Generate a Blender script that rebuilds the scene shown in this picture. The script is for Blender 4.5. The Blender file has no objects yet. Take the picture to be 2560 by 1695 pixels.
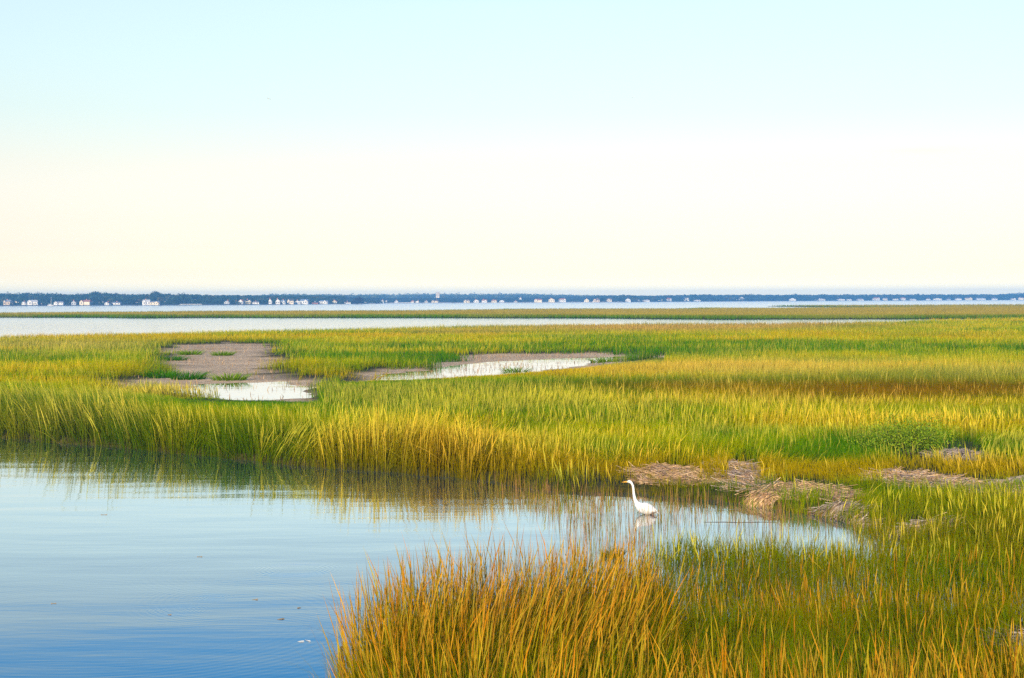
import bpy, math, random
import numpy as np
from mathutils import Vector, Matrix
random.seed(7)
RNG = np.random.default_rng(11)
S = bpy.context.scene
COL = S.collection

# ------------------------------------------------------------------ camera
H = 4.3            # eye height above the water
FPX = 3797.0       # focal length in source pixels (2560 wide)
PITCH = math.atan(97.5 / FPX)
ROLL = math.radians(0.224)
_f = np.array([0, math.cos(PITCH), -math.sin(PITCH)])
_u0 = np.array([0, math.sin(PITCH), math.cos(PITCH)])
_r0 = np.array([1.0, 0, 0])
_r = math.cos(ROLL) * _r0 - math.sin(ROLL) * _u0
_u = math.cos(ROLL) * _u0 + math.sin(ROLL) * _r0
cam = bpy.data.cameras.new('camera')
cam.sensor_width = 36.0
cam.lens = FPX / 2560 * 36.0
cam.clip_start = 0.5
cam.clip_end = 20000
camo = bpy.data.objects.new('camera', cam)
COL.objects.link(camo)
camo.matrix_world = Matrix(((_r[0], _u[0], -_f[0], 0), (_r[1], _u[1], -_f[1], 0), (_r[2], _u[2], -_f[2], H), (0, 0, 0, 1)))
S.camera = camo

# ------------------------------------------------------------------ sky, sun, exposure
SUN_EL = math.radians(17)
SUN_AZ = math.radians(191)      # clockwise from +Y (the view direction): behind the camera, to the left
SKY_STRENGTH = 0.10
SUN_POWER = 4.6
W = bpy.data.worlds.new('World')
S.world = W
W.use_nodes = True
nt = W.node_tree
nt.nodes.clear()
out = nt.nodes.new('ShaderNodeOutputWorld')
bg = nt.nodes.new('ShaderNodeBackground')
bg.inputs['Strength'].default_value = SKY_STRENGTH
sky = nt.nodes.new('ShaderNodeTexSky')
sky.sky_type = 'NISHITA'
sky.sun_disc = False
sky.sun_elevation = SUN_EL
sky.sun_rotation = SUN_AZ
sky.air_density = 1.0
sky.dust_density = 0.6
sky.ozone_density = 1.0
geo = nt.nodes.new('ShaderNodeTexCoord')
sep = nt.nodes.new('ShaderNodeSeparateXYZ')
nt.links.new(geo.outputs['Generated'], sep.inputs[0])
ramp = nt.nodes.new('ShaderNodeValToRGB')
mr = nt.nodes.new('ShaderNodeMapRange')
mr.inputs['From Min'].default_value = 0.0
mr.inputs['From Max'].default_value = 1.0
nt.links.new(sep.outputs['Z'], mr.inputs['Value'])
nt.links.new(mr.outputs[0], ramp.inputs['Fac'])
# tint of the sky by elevation: cream at the horizon, pale cyan above, deeper blue overhead
RAMP = [(0.0052, (0.4119, 0.4017, 0.4072)), (0.0175, (0.282, 0.2632, 0.2918)), (0.0349, (0.247, 0.2119, 0.2418)), (0.0523, (0.2451, 0.2012, 0.2157)), (0.0872, (0.262, 0.2079, 0.1959)), (0.1219, (0.2608, 0.2308, 0.2084)), (0.1564, (0.2862, 0.2583, 0.2264)), (0.1908, (0.3114, 0.2786, 0.2401)), (0.2419, (0.1217, 0.2592, 0.3519)), (0.309, (0.0385, 0.1886, 0.3661)), (0.4226, (0.045, 0.1686, 0.3078)), (0.5736, (0.0663, 0.1794, 0.3005)), (0.766, (0.1227, 0.2366, 0.3402)), (0.9397, (0.1674, 0.3058, 0.4168))]  # (sine of the elevation, tint / 4.5)
cr = ramp.color_ramp
while len(cr.elements) > 1:
    cr.elements.remove(cr.elements[-1])
cr.elements[0].position = RAMP[0][0]
cr.elements[0].color = (*RAMP[0][1], 1)
for p_, c_ in RAMP[1:]:
    e = cr.elements.new(p_)
    e.color = (*c_, 1)
mul = nt.nodes.new('ShaderNodeVectorMath')
mul.operation = 'MULTIPLY'
nt.links.new(sky.outputs[0], mul.inputs[0])
nt.links.new(ramp.outputs[0], mul.inputs[1])
scl = nt.nodes.new('ShaderNodeVectorMath')
scl.operation = 'SCALE'
scl.inputs['Scale'].default_value = 4.5
nt.links.new(mul.outputs[0], scl.inputs[0])
# one faint peach wisp of cloud low on the right
def _m(op, a, b=None):
    n_ = nt.nodes.new('ShaderNodeMath'); n_.operation = op
    for i_, v_ in enumerate((a, b)):
        if v_ is None: continue
        if isinstance(v_, (int, float)): n_.inputs[i_].default_value = v_
        else: nt.links.new(v_, n_.inputs[i_])
    return n_.outputs[0]
wn = nt.nodes.new('ShaderNodeTexNoise'); wn.inputs['Scale'].default_value = 1.0; wn.inputs['Detail'].default_value = 4
wmp = nt.nodes.new('ShaderNodeMapping'); wmp.inputs['Scale'].default_value = (25, 25, 260)
nt.links.new(geo.outputs['Generated'], wmp.inputs['Vector']); nt.links.new(wmp.outputs[0], wn.inputs['Vector'])
ex = _m('POWER', _m('DIVIDE', _m('SUBTRACT', sep.outputs['X'], 0.262), 0.022), 2.0)
ez = _m('POWER', _m('DIVIDE', _m('SUBTRACT', sep.outputs['Z'], 0.0935), 0.0022), 2.0)
wk = _m('MULTIPLY', _m('POWER', 2.718, _m('MULTIPLY', _m('ADD', ex, ez), -1.0)), _m('MULTIPLY', wn.outputs['Fac'], 0.6))
wmx = nt.nodes.new('ShaderNodeMix'); wmx.data_type = 'RGBA'; wmx.inputs[7].default_value = (6.9, 5.6, 5.2, 1)
nt.links.new(wk, wmx.inputs[0]); nt.links.new(scl.outputs[0], wmx.inputs[6]); nt.links.new(wmx.outputs[2], bg.inputs['Color'])
nt.links.new(bg.outputs[0], out.inputs['Surface'])

sl = bpy.data.lights.new('sun', 'SUN')
sl.energy = SUN_POWER
sl.angle = math.radians(0.5)
sl.color = (1.0, 0.83, 0.6)
so = bpy.data.objects.new('sun', sl)
COL.objects.link(so)
sd = Vector((math.sin(SUN_AZ) * math.cos(SUN_EL), math.cos(SUN_AZ) * math.cos(SUN_EL), math.sin(SUN_EL)))
so.rotation_euler = (-sd).to_track_quat('-Z', 'Y').to_euler()
so.location = (0, 0, 60)

S.view_settings.view_transform = 'Standard'
S.view_settings.look = 'None'
S.view_settings.exposure = 0.6
S.view_settings.gamma = 1.0
S.render.engine = 'CYCLES'
S.cycles.max_bounces = 6
S.cycles.diffuse_bounces = 3
S.cycles.glossy_bounces = 3
S.cycles.transmission_bounces = 3
S.cycles.volume_bounces = 1
S.cycles.caustics_reflective = False
S.cycles.caustics_refractive = False
S.cycles.use_denoising = False

# ------------------------------------------------------------------ geometry of the view used to lay out the place
def hor(px):
    return 755 - 10 * np.asarray(px, float) / 2560
def ground(px, py, z=0.0):
    """World x,y of the spot of height z seen at a source pixel."""
    px = np.asarray(px, float); py = np.asarray(py, float)
    d = [_f[i] * FPX + _r[i] * (px - 1280) + _u[i] * (847.5 - py) for i in range(3)]
    t = (z - H) / d[2]
    return d[0] * t, d[1] * t
def project(x, y, z):
    v = [x, y, z - H]
    a = sum(v[i] * _f[i] for i in range(3))
    return 1280 + FPX * sum(v[i] * _r[i] for i in range(3)) / a, 847.5 - FPX * sum(v[i] * _u[i] for i in range(3)) / a
def at(px, dist, py=None, z=0.0):
    """World point on the bearing of px at forward distance dist; height from py when given."""
    x = (px - 1280) / FPX * dist
    if py is not None:
        z = H - (py - float(hor(px))) * dist / FPX
    return x, dist, z

def vnoise(x, y, scale, seed=0, sx=1.0):
    """Smooth value noise 0..1."""
    r = np.random.default_rng(seed)
    G = r.random((256, 256))
    u = np.asarray(x, float) / (scale * sx) + 1000.3; v = np.asarray(y, float) / scale + 1000.7
    i = np.floor(u).astype(int); j = np.floor(v).astype(int)
    fu = u - i; fv = v - j
    fu = fu * fu * (3 - 2 * fu); fv = fv * fv * (3 - 2 * fv)
    i0 = i % 256; i1 = (i + 1) % 256; j0 = j % 256; j1 = (j + 1) % 256
    return (G[i0, j0] * (1 - fu) + G[i1, j0] * fu) * (1 - fv) + (G[i0, j1] * (1 - fu) + G[i1, j1] * fu) * fv
def fbm(x, y, scale, seed=0, sx=1.0, oct=3):
    a = 0; w = 0.5; t = 0
    for k in range(oct):
        a = a + w * vnoise(x, y, scale / 2 ** k, seed + k, sx); t += w; w *= 0.55
    return a / t
def sstep(a, b, x):
    t = np.clip((x - a) / (b - a), 0, 1)
    return t * t * (3 - 2 * t)
def sdist(poly, x, y):
    """Signed distance (positive inside) of points to a world polygon."""
    x = np.asarray(x, float); y = np.asarray(y, float)
    P = np.asarray(poly, float)
    best = np.full(x.shape, 1e18); ins = np.zeros(x.shape, bool)
    n = len(P)
    for k in range(n):
        ax, ay = P[k]; bx, by = P[(k + 1) % n]
        ex, ey = bx - ax, by - ay
        L = ex * ex + ey * ey + 1e-12
        t = np.clip(((x - ax) * ex + (y - ay) * ey) / L, 0, 1)
        dx = x - (ax + t * ex); dy = y - (ay + t * ey)
        best = np.minimum(best, dx * dx + dy * dy)
        c = (ay > y) != (by > y)
        with np.errstate(divide='ignore', invalid='ignore'):
            xi = ax + (y - ay) / (by - ay + 1e-15) * ex
        ins ^= c & (x < xi)
    d = np.sqrt(best)
    return np.where(ins, d, -d)
def gpoly(pts):
    a = np.array(pts, float)
    gx, gy = ground(a[:, 0], a[:, 1])
    return np.stack([gx, gy], 1)

# outlines of the marsh, its pools and mud pans
MARSH = gpoly([(-500, 1080), (-150, 1087), (0, 1093), (137, 1106), (304, 1119), (507, 1139), (659, 1155), (811, 1170), (963, 1181),
               (1115, 1191), (1200, 1198), (1300, 1218), (1450, 1232), (1600, 1236), (1700, 1247), (1800, 1251), (1900, 1266),
               (2000, 1280), (2080, 1294), (2130, 1314), (2185, 1352), (2170, 1372), (2080, 1384), (2000, 1378), (1900, 1368), (1800, 1362), (1720, 1360),
               (1650, 1376), (1615, 1410), (1600, 1470), (1540, 1520), (1400, 1540), (1200, 1552), (1080, 1572), (1010, 1608), (950, 1650), (905, 1700),
               (885, 1800), (870, 2100), (850, 2600), (3600, 2600), (3400, 1600), (3100, 1100), (3000, 799), (2560, 802), (2330, 806), (2200, 811), (2000, 815), (1600, 816), (1300, 821),
               (1000, 828), (700, 834), (350, 842), (0, 850), (-300, 858), (-500, 870)])
ISLAND = gpoly([(-700, 794.5), (0, 794), (250, 794.5), (330, 796), (500, 795), (1000, 795), (1500, 796), (1700, 798), (1800, 799), (2000, 798), (2600, 797), (3300, 797),
                (3300, 768), (2600, 769), (2300, 769.5), (2170, 771.5), (1900, 774), (1760, 773.2), (1690, 776), (1500, 776), (1260, 776.5), (1230, 778), (1000, 780.5), (800, 781), (500, 782.5), (350, 784), (0, 787), (-700, 792)])
STRIP = gpoly([(1915, 766.3), (2100, 768.5), (2250, 769), (2400, 769), (2600, 767.8), (3200, 767), (3200, 763), (2600, 763.2), (2300, 764.2), (2100, 765), (1990, 765.4)])
PAN_A = gpoly([(290, 962), (380, 940), (425, 905), (395, 880), (440, 868), (560, 858), (660, 862), (672, 882), (690, 905), (690, 945), (760, 952), (800, 975), (795, 1008), (640, 1006), (460, 996), (330, 980)])
POOL_A = gpoly([(450, 978), (500, 963), (600, 957), (700, 955), (752, 965), (750, 992), (640, 1000), (500, 992)])
PAN_B = gpoly([(915, 956), (935, 934), (1050, 919), (1110, 901), (1200, 887), (1480, 884), (1640, 887), (1680, 892), (1620, 900), (1560, 912), (1400, 930), (1250, 940), (1000, 952), (900, 958)])
POOL_B = gpoly([(925, 950), (1060, 923), (1230, 906), (1330, 900), (1560, 891), (1570, 897), (1430, 914), (1280, 938), (1100, 951)])

def terrain(x, y):
    px, py = project(x, y, 0.0)
    w = np.maximum(y, 5)
    n1 = fbm(x, y, 1.3, 5)
    sm = sdist(MARSH, x, y) + (fbm(x, y, 0.9, 41) - .5) * np.clip(w * 0.018, .3, 2.0)
    z = -0.55 + 0.70 * sstep(-0.7, 0.35, sm) + (n1 - .5) * 0.06
    # the drowned flat right of the inlet is barely above the water
    low = sstep(4.6, 2.6, np.abs(x - 4.4)) * sstep(18.8, 20.5, y) * sstep(31, 28, y)
    z = z - low * (0.13 + .14 * fbm(x, y, 1.4, 46)) * (sm > -2)
    si = np.maximum(sdist(ISLAND, x, y), sdist(STRIP, x, y))
    z = np.maximum(z, -0.55 + 0.75 * sstep(-2, 1.5, si + (fbm(x, y, 9, 43) - .5) * 4))
    for pan, pool in ((PAN_A, POOL_A), (PAN_B, POOL_B)):
        dp = sdist(pan, x, y) + (fbm(x, y, 5.0, 44) - .5) * 6.0
        z = np.where(dp > -1.5, z + (0.035 - z + (fbm(x, y, 3.0, 6, 2.2) - .5) * 0.05) * sstep(-1.5, .3, dp), z)
        dq = sdist(pool, x, y) + (fbm(x, y, 2.2, 45, 2.0) - .5) * 3.0
        z = np.where(dq > -1.5, z - 0.075 * sstep(-1.2, 1.0, dq), z)
    return z

# ------------------------------------------------------------------ object helpers
def tag(o, label=None, cat=None, group=None, kind=None):
    if label: o['label'] = label
    if cat: o['category'] = cat
    if group: o['group'] = group
    if kind: o['kind'] = kind
    return o
def link(name, me, mat=None, parent=None):
    o = bpy.data.objects.new(name, me)
    COL.objects.link(o)
    if mat is not None and len(me.materials) == 0:
        me.materials.append(mat)
    if parent is not None:
        o.parent = parent
    return o
def empty(name, loc, rz=0.0):
    o = bpy.data.objects.new(name, None)
    COL.objects.link(o)
    o.location = loc
    o.rotation_euler = (0, 0, rz)
    o.empty_display_size = 0.2
    return o
def mesh_np(name, V, F, smooth=False, col=None):
    """V (n,3); F list of arrays each (m,k) of face corner indices."""
    me = bpy.data.meshes.new(name)
    V = np.ascontiguousarray(V, dtype=np.float32)
    F = [np.asarray(f, dtype=np.int32) for f in F if len(f)]
    me.vertices.add(len(V)); me.vertices.foreach_set('co', V.ravel())
    loops = np.concatenate([f.ravel() for f in F])
    tot = np.concatenate([np.full(len(f), f.shape[1], np.int32) for f in F])
    start = np.concatenate([[0], np.cumsum(tot)[:-1]]).astype(np.int32)
    me.loops.add(len(loops)); me.loops.foreach_set('vertex_index', loops)
    me.polygons.add(len(tot)); me.polygons.foreach_set('loop_start', start); me.polygons.foreach_set('loop_total', tot)
    if smooth:
        me.polygons.foreach_set('use_smooth', np.ones(len(tot), bool))
    me.update(calc_edges=True)
    if col is not None:
        a = me.color_attributes.new('tone', 'FLOAT_COLOR', 'POINT')
        c = np.ones((len(V), 4), np.float32); c[:, :3] = col
        a.data.foreach_set('color', c.ravel())
    return me
class MB:
    """Collects simple solids into one mesh."""
    def __init__(s): s.v = []; s.f = []
    def add(s, vs, fs):
        n = len(s.v); s.v += [tuple(v) for v in vs]; s.f += [tuple(i + n for i in f) for f in fs]
    def box(s, x0, x1, y0, y1, z0, z1):
        s.add([(x0, y0, z0), (x1, y0, z0), (x1, y1, z0), (x0, y1, z0), (x0, y0, z1), (x1, y0, z1), (x1, y1, z1), (x0, y1, z1)],
              [(0, 3, 2, 1), (4, 5, 6, 7), (0, 1, 5, 4), (1, 2, 6, 5), (2, 3, 7, 6), (3, 0, 4, 7)])
    def tube(s, pts, rad, n=10, caps=True, squash=None):
        P = [Vector(p) for p in pts]; m = len(P)
        vs = []; up = Vector((0, 1, 0))
        for i, p in enumerate(P):
            t = (P[min(i + 1, m - 1)] - P[max(i - 1, 0)]).normalized()
            a = t.cross(up)
            if a.length < 1e-3: a = t.cross(Vector((1, 0, 0)))
            a.normalize(); b = t.cross(a).normalized()
            q = 1.0 if squash is None else squash[i]
            for k in range(n):
                w = 2 * math.pi * k / n
                vs.append(p + a * (math.cos(w) * rad[i]) + b * (math.sin(w) * rad[i] * q))
        fs = [(i * n + k, i * n + (k + 1) % n, (i + 1) * n + (k + 1) % n, (i + 1) * n + k) for i in range(m - 1) for k in range(n)]
        if caps:
            fs += [tuple(reversed(range(n))), tuple(range((m - 1) * n, m * n))]
        s.add(vs, fs)
    def build(s, name, mat=None, parent=None, smooth=False):
        me = bpy.data.meshes.new(name); me.from_pydata(s.v, [], s.f); me.update()
        if smooth:
            for p in me.polygons: p.use_smooth = True
        return link(name, me, mat, parent)
def catmull(pts, vals, k=5):
    """Smooth a polyline and its per-point tuples."""
    A = np.array([list(p) + list(v) for p, v in zip(pts, vals)], float)
    A = np.vstack([2 * A[0] - A[1], A, 2 * A[-1] - A[-2]])
    o = []
    for i in range(1, len(A) - 2):
        for j in range(k):
            t = j / k
            o.append(0.5 * (2 * A[i] + (A[i + 1] - A[i - 1]) * t + (2 * A[i - 1] - 5 * A[i] + 4 * A[i + 1] - A[i + 2]) * t * t + (3 * A[i] - A[i - 1] - 3 * A[i + 1] + A[i + 2]) * t ** 3))
    o.append(A[-2])
    return np.array(o)

# ------------------------------------------------------------------ materials
def mat(name, color=(.5, .5, .5), rough=.7, spec=.3, noise=None, bump=None, attr=None, trans=0.0, metallic=0.0):
    m = bpy.data.materials.new(name); m.use_nodes = True
    t = m.node_tree; N = t.nodes; L = t.links
    b = N['Principled BSDF']
    b.inputs['Base Color'].default_value = (*color, 1)
    b.inputs['Roughness'].default_value = rough
    b.inputs['Specular IOR Level'].default_value = spec
    b.inputs['Metallic'].default_value = metallic
    src = None
    if noise:
        sc, c2, lo, hi = noise
        tc = N.new('ShaderNodeTexCoord'); n = N.new('ShaderNodeTexNoise'); n.inputs['Scale'].default_value = sc; n.inputs['Detail'].default_value = 5
        L.new(tc.outputs['Object'], n.inputs['Vector'])
        r = N.new('ShaderNodeMapRange'); r.inputs['From Min'].default_value = lo; r.inputs['From Max'].default_value = hi
        L.new(n.outputs['Fac'], r.inputs['Value'])
        mx = N.new('ShaderNodeMix'); mx.data_type = 'RGBA'; mx.inputs[6].default_value = (*color, 1); mx.inputs[7].default_value = (*c2, 1)
        L.new(r.outputs[0], mx.inputs[0]); src = mx.outputs[2]
    if attr:
        a = N.new('ShaderNodeAttribute'); a.attribute_name = attr; src = a.outputs['Color']
    if src is not None:
        L.new(src, b.inputs['Base Color'])
    if bump:
        tc = N.new('ShaderNodeTexCoord'); n = N.new('ShaderNodeTexNoise'); n.inputs['Scale'].default_value = bump[0]; n.inputs['Detail'].default_value = 6
        L.new(tc.outputs['Object'], n.inputs['Vector'])
        bp = N.new('ShaderNodeBump'); bp.inputs['Distance'].default_value = bump[1]; bp.inputs['Strength'].default_value = 1
        L.new(n.outputs['Fac'], bp.inputs['Height']); L.new(bp.outputs[0], b.inputs['Normal'])
    if trans > 0:
        tr = N.new('ShaderNodeBsdfTranslucent'); ms = N.new('ShaderNodeMixShader'); ms.inputs[0].default_value = trans
        if src is not None: L.new(src, tr.inputs['Color'])
        else: tr.inputs['Color'].default_value = (*color, 1)
        L.new(b.outputs[0], ms.inputs[1]); L.new(tr.outputs[0], ms.inputs[2]); L.new(ms.outputs[0], N['Material Output'].inputs['Surface'])
    return m
M_GRASS = mat('grass_blades', rough=.8, spec=.0, attr='tone', trans=.28)
M_STRAW = mat('dead_straw', rough=.8, spec=.1, attr='tone', trans=.1)
M_LEAF = mat('leaves', rough=.6, spec=.2, attr='tone', trans=.2)

def water_material():
    m = bpy.data.materials.new('water'); m.use_nodes = True
    t = m.node_tree; N = t.nodes; L = t.links; N.clear()
    o = N.new('ShaderNodeOutputMaterial')
    g = N.new('ShaderNodeNewGeometry')
    def math_(op, a, b=None, c=None):
        n = N.new('ShaderNodeMath'); n.operation = op
        for i, v in enumerate((a, b, c)):
            if v is None: continue
            if isinstance(v, (int, float)): n.inputs[i].default_value = v
            else: L.new(v, n.inputs[i])
        return n.outputs[0]
    hs = []
    def noise(scale, stretch, amp, rz=0.0, detail=2):
        mp = N.new('ShaderNodeMapping'); mp.inputs['Scale'].default_value = (scale / stretch, scale, 1); mp.inputs['Rotation'].default_value = (0, 0, rz)
        L.new(g.outputs['Position'], mp.inputs['Vector'])
        n = N.new('ShaderNodeTexNoise'); n.inputs['Scale'].default_value = 1; n.inputs['Detail'].default_value = detail
        L.new(mp.outputs[0], n.inputs['Vector'])
        hs.append(math_('MULTIPLY', n.outputs['Fac'], amp))
    noise(0.7, 2.5, 0.012, .12, 1)
    noise(3.2, 4.0, 0.0022, -.15, 2)
    noise(13, 5.0, 0.0005, .2, 1)
    sp = N.new('ShaderNodeSeparateXYZ'); L.new(g.outputs['Position'], sp.inputs[0])
    # wind ruffles the open bay beyond the marsh
    bay = N.new('ShaderNodeMapRange'); bay.interpolation_type = 'SMOOTHSTEP'; bay.inputs['From Min'].default_value = 120; bay.inputs['From Max'].default_value = 420
    L.new(sp.outputs[1], bay.inputs['Value'])
    noise(1.3, 1.6, 1.0, .3, 2)
    hs[-1] = math_('MULTIPLY', math_('MULTIPLY', hs[-1], bay.outputs[0]), 0.045)
    # spreading rings
    for (px, py, r0, wid, k, amp) in ((742, 1424, .50, .22, 80, .00050), (742, 1424, 2.2, .7, 55, .00012), (532, 1494, .15, .15, 120, .00030),
                                      (440, 1526, .25, .2, 110, .00025), (650, 1500, 1.5, .4, 60, .00014), (300, 1560, 3.2, .9, 45, .00012), (1148, 1262, .5, .5, 60, .0004)):
        cx, cy = ground(px, py)
        dx = math_('SUBTRACT', sp.outputs[0], float(cx)); dy = math_('SUBTRACT', sp.outputs[1], float(cy))
        r = math_('SQRT', math_('ADD', math_('MULTIPLY', dx, dx), math_('MULTIPLY', dy, dy)))
        w = math_('MULTIPLY', math_('SUBTRACT', r, r0), 1 / wid)
        env = math_('POWER', 2.718, math_('MULTIPLY', math_('MULTIPLY', w, w), -1.0))
        hs.append(math_('MULTIPLY', math_('MULTIPLY', math_('SINE', math_('MULTIPLY', r, float(k))), env), amp))
    h = hs[0]
    for q in hs[1:]: h = math_('ADD', h, q)
    bp = N.new('ShaderNodeBump'); bp.inputs['Strength'].default_value = 1; bp.inputs['Distance'].default_value = 1
    L.new(h, bp.inputs['Height'])
    rg = math_('MULTIPLY_ADD', bay.outputs[0], 0.10, 0.03)
    fr = N.new('ShaderNodeFresnel'); fr.inputs['IOR'].default_value = 1.75; L.new(bp.outputs[0], fr.inputs['Normal'])
    gl = N.new('ShaderNodeBsdfGlossy'); L.new(rg, gl.inputs['Roughness']); gl.inputs['Color'].default_value = (.93, .98, 1, 1); L.new(bp.outputs[0], gl.inputs['Normal'])
    df = N.new('ShaderNodeBsdfDiffuse'); df.inputs['Color'].default_value = (0.004, 0.052, 0.13, 1)
    mx = N.new('ShaderNodeMixShader'); fc = N.new('ShaderNodeFloatCurve'); cv = fc.mapping.curves[0]
    cv.points[0].location = (0, 0); cv.points[1].location = (1, 1)
    for q in ((.08, .05), (.31, .33), (.42, .58), (.54, .84), (.7, .95)): cv.points.new(*q)
    fc.mapping.update(); L.new(fr.outputs[0], fc.inputs['Value']); L.new(fc.outputs[0], mx.inputs[0]); L.new(df.outputs[0], mx.inputs[1]); L.new(gl.outputs[0], mx.inputs[2])
    L.new(mx.outputs[0], o.inputs['Surface'])
    return m
M_WATER = water_material()

def ground_material():
    m = bpy.data.materials.new('marsh_soil'); m.use_nodes = True
    t = m.node_tree; N = t.nodes; L = t.links
    b = N['Principled BSDF']
    a = N.new('ShaderNodeAttribute'); a.attribute_name = 'tone'
    g = N.new('ShaderNodeNewGeometry')
    n = N.new('ShaderNodeTexNoise'); n.inputs['Scale'].default_value = 3.0; n.inputs['Detail'].default_value = 8; n.inputs['Roughness'].default_value = .65
    L.new(g.outputs['Position'], n.inputs['Vector'])
    r = N.new('ShaderNodeMapRange'); r.inputs['From Min'].default_value = .3; r.inputs['From Max'].default_value = .7; r.inputs['To Min'].default_value = .55; r.inputs['To Max'].default_value = 1.5
    L.new(n.outputs['Fac'], r.inputs['Value'])
    v = N.new('ShaderNodeVectorMath'); v.operation = 'SCALE'; L.new(a.outputs['Color'], v.inputs[0]); L.new(r.outputs[0], v.inputs['Scale'])
    L.new(v.outputs[0], b.inputs['Base Color'])
    b.inputs['Roughness'].default_value = .75
    b.inputs['Specular IOR Level'].default_value = .08
    n2 = N.new('ShaderNodeTexNoise'); n2.inputs['Scale'].default_value = 14; n2.inputs['Detail'].default_value = 6
    L.new(g.outputs['Position'], n2.inputs['Vector'])
    bp = N.new('ShaderNodeBump'); bp.inputs['Distance'].default_value = .05; L.new(n2.outputs['Fac'], bp.inputs['Height']); L.new(bp.outputs[0], b.inputs['Normal'])
    return m
M_SOIL = ground_material()

# ------------------------------------------------------------------ ground sheet (one mesh, from in front of the camera to the horizon) and water
def build_ground():
    rows = np.concatenate([np.linspace(4, 14, 12)[:-1], 14 * (4200 / 14) ** (np.linspace(0, 1, 760) ** 1.0)])
    cols = np.linspace(-0.52, 0.52, 620)
    Y, A = np.meshgrid(rows, cols, indexing='ij')
    X = A * np.maximum(Y, 22)
    x = X.ravel(); y = Y.ravel()
    z = terrain(x, y)
    # far land beyond the bay
    ds = shore_d(x, y)
    up = y - ds
    z = np.where(up > -15, np.maximum(z, np.clip(-0.4 + (up + 8) * .06, -0.5, 1.2) + np.clip(up - 25, 0, 260) * 0.028), z)
    c = np.zeros((len(x), 3))
    px, py = project(x, y, 0.0)
    soil = np.array([.055, .05, .014]); mud = np.array([.58, .39, .22]); land = np.array([.04, .055, .025]); red = np.array([.12, .07, .02])
    c[:] = soil
    pan = np.maximum(sdist(PAN_A, x, y), sdist(PAN_B, x, y)) + (fbm(x, y, 5.0, 44) - .5) * 6.0
    f = sstep(-1.0, 1.0, pan)[:, None]
    tone = fbm(x, y, 1.6, 51, 2.5)[:, None]
    c = c * (1 - f) + (mud * (.70 + .65 * tone) + np.array([-.02, .0, .01]) * (1 - tone)) * f
    c = np.where((y > 900)[:, None], land, c)
    sand = ((up > -8) & (up < 22))[:, None]
    mid = ((x / y * FPX + 1280 > 900) & (x / y * FPX + 1280 < 1560))[:, None]
    c = np.where(sand, np.where(mid, np.array([.5, .42, .32]), np.array([.12, .11, .09])), c)
    n = len(cols); i = np.arange(len(rows) - 1)[:, None] * n + np.arange(n - 1)[None, :]
    i = i.ravel()
    F = np.stack([i, i + 1, i + n + 1, i + n], 1)
    me = mesh_np('ground', np.stack([x, y, z], 1), [F], smooth=True, col=c)
    o = link('ground', me, M_SOIL); o['kind'] = 'structure'
SH_X = [-600, 0, 300, 500, 700, 900, 938, 960, 1100, 1300, 1500, 1560, 1700, 2000, 2300, 2560, 3200]
SH_D = [1560, 1640, 1640, 1650, 1720, 1900, 1960, 2240, 2300, 2330, 2420, 2480, 2760, 3000, 3200, 3260, 3300]
def shore_d(x, y):
    b = np.asarray(x, float) / np.maximum(y, 1) * FPX + 1280
    return np.interp(b, SH_X, SH_D)
build_ground()
wm = MB(); wm.add([(-2300, 2, 0), (2300, 2, 0), (2300, 4150, 0), (-2300, 4150, 0)], [(0, 1, 2, 3)])
wo = wm.build('water', M_WATER); wo['kind'] = 'structure'

# ------------------------------------------------------------------ grass
def blades(P, h, w, lean, tipc, basec, seg, spike=None, cur=None, sway=None):
    """P (n,3) roots; lean (n,2) horizontal tip offset in metres. Returns V, [quads, tris], colours."""
    n = len(P)
    if n == 0: return np.zeros((0, 3)), [], np.zeros((0, 3))
    yaw = RNG.uniform(-1.1, 1.1, n)
    ax = np.stack([np.cos(yaw), np.sin(yaw), np.zeros(n)], 1)
    V = np.zeros((n, 2 * seg + 1, 3)); C = np.zeros((n, 2 * seg + 1, 3))
    spike = np.zeros(n) if spike is None else spike
    cur = np.full(n, 1.7) if cur is None else cur
    for k in range(seg + 1):
        t = k / seg
        c = P.copy()
        c[:, 0] += lean[:, 0] * t ** cur; c[:, 1] += lean[:, 1] * t ** cur
        c[:, 2] += h * (t - .10 * t * t * np.clip(np.hypot(lean[:, 0], lean[:, 1]) / h, 0, 1.5))
        prof = (1 - .75 * t) * (1 - spike) + spike * (.55 + (.75 if .5 < t < .99 else 0))
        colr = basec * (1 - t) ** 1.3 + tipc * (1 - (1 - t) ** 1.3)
        if k < seg:
            V[:, 2 * k] = c - ax * (w * prof * .5)[:, None]
            V[:, 2 * k + 1] = c + ax * (w * prof * .5)[:, None]
            C[:, 2 * k] = colr; C[:, 2 * k + 1] = colr
        else:
            V[:, 2 * k] = c; C[:, 2 * k] = colr
    base = np.arange(n) * (2 * seg + 1)
    Q = []
    for k in range(seg - 1):
        Q.append(np.stack([base + 2 * k, base + 2 * k + 1, base + 2 * k + 3, base + 2 * k + 2], 1))
    T = np.stack([base + 2 * seg - 2, base + 2 * seg - 1, base + 2 * seg], 1)
    return V.reshape(-1, 3), Q, T, C.reshape(-1, 3)
def grass_object(name, batches, label, cat='marsh grass'):
    Vs = []; Qs = []; Ts = []; Cs = []; off = 0
    for b in batches:
        if len(b[0]) == 0: continue
        V, Q, T, C = b
        Vs.append(V); Cs.append(C); Qs += [q + off for q in Q]; Ts.append(T + off); off += len(V)
    fs = ([np.concatenate(Qs)] if Qs else []) + [np.concatenate(Ts)]
    me = mesh_np(name, np.concatenate(Vs), fs, col=np.concatenate(Cs))
    o = link(name, me, M_GRASS)
    return tag(o, label, cat, kind='stuff')

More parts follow.
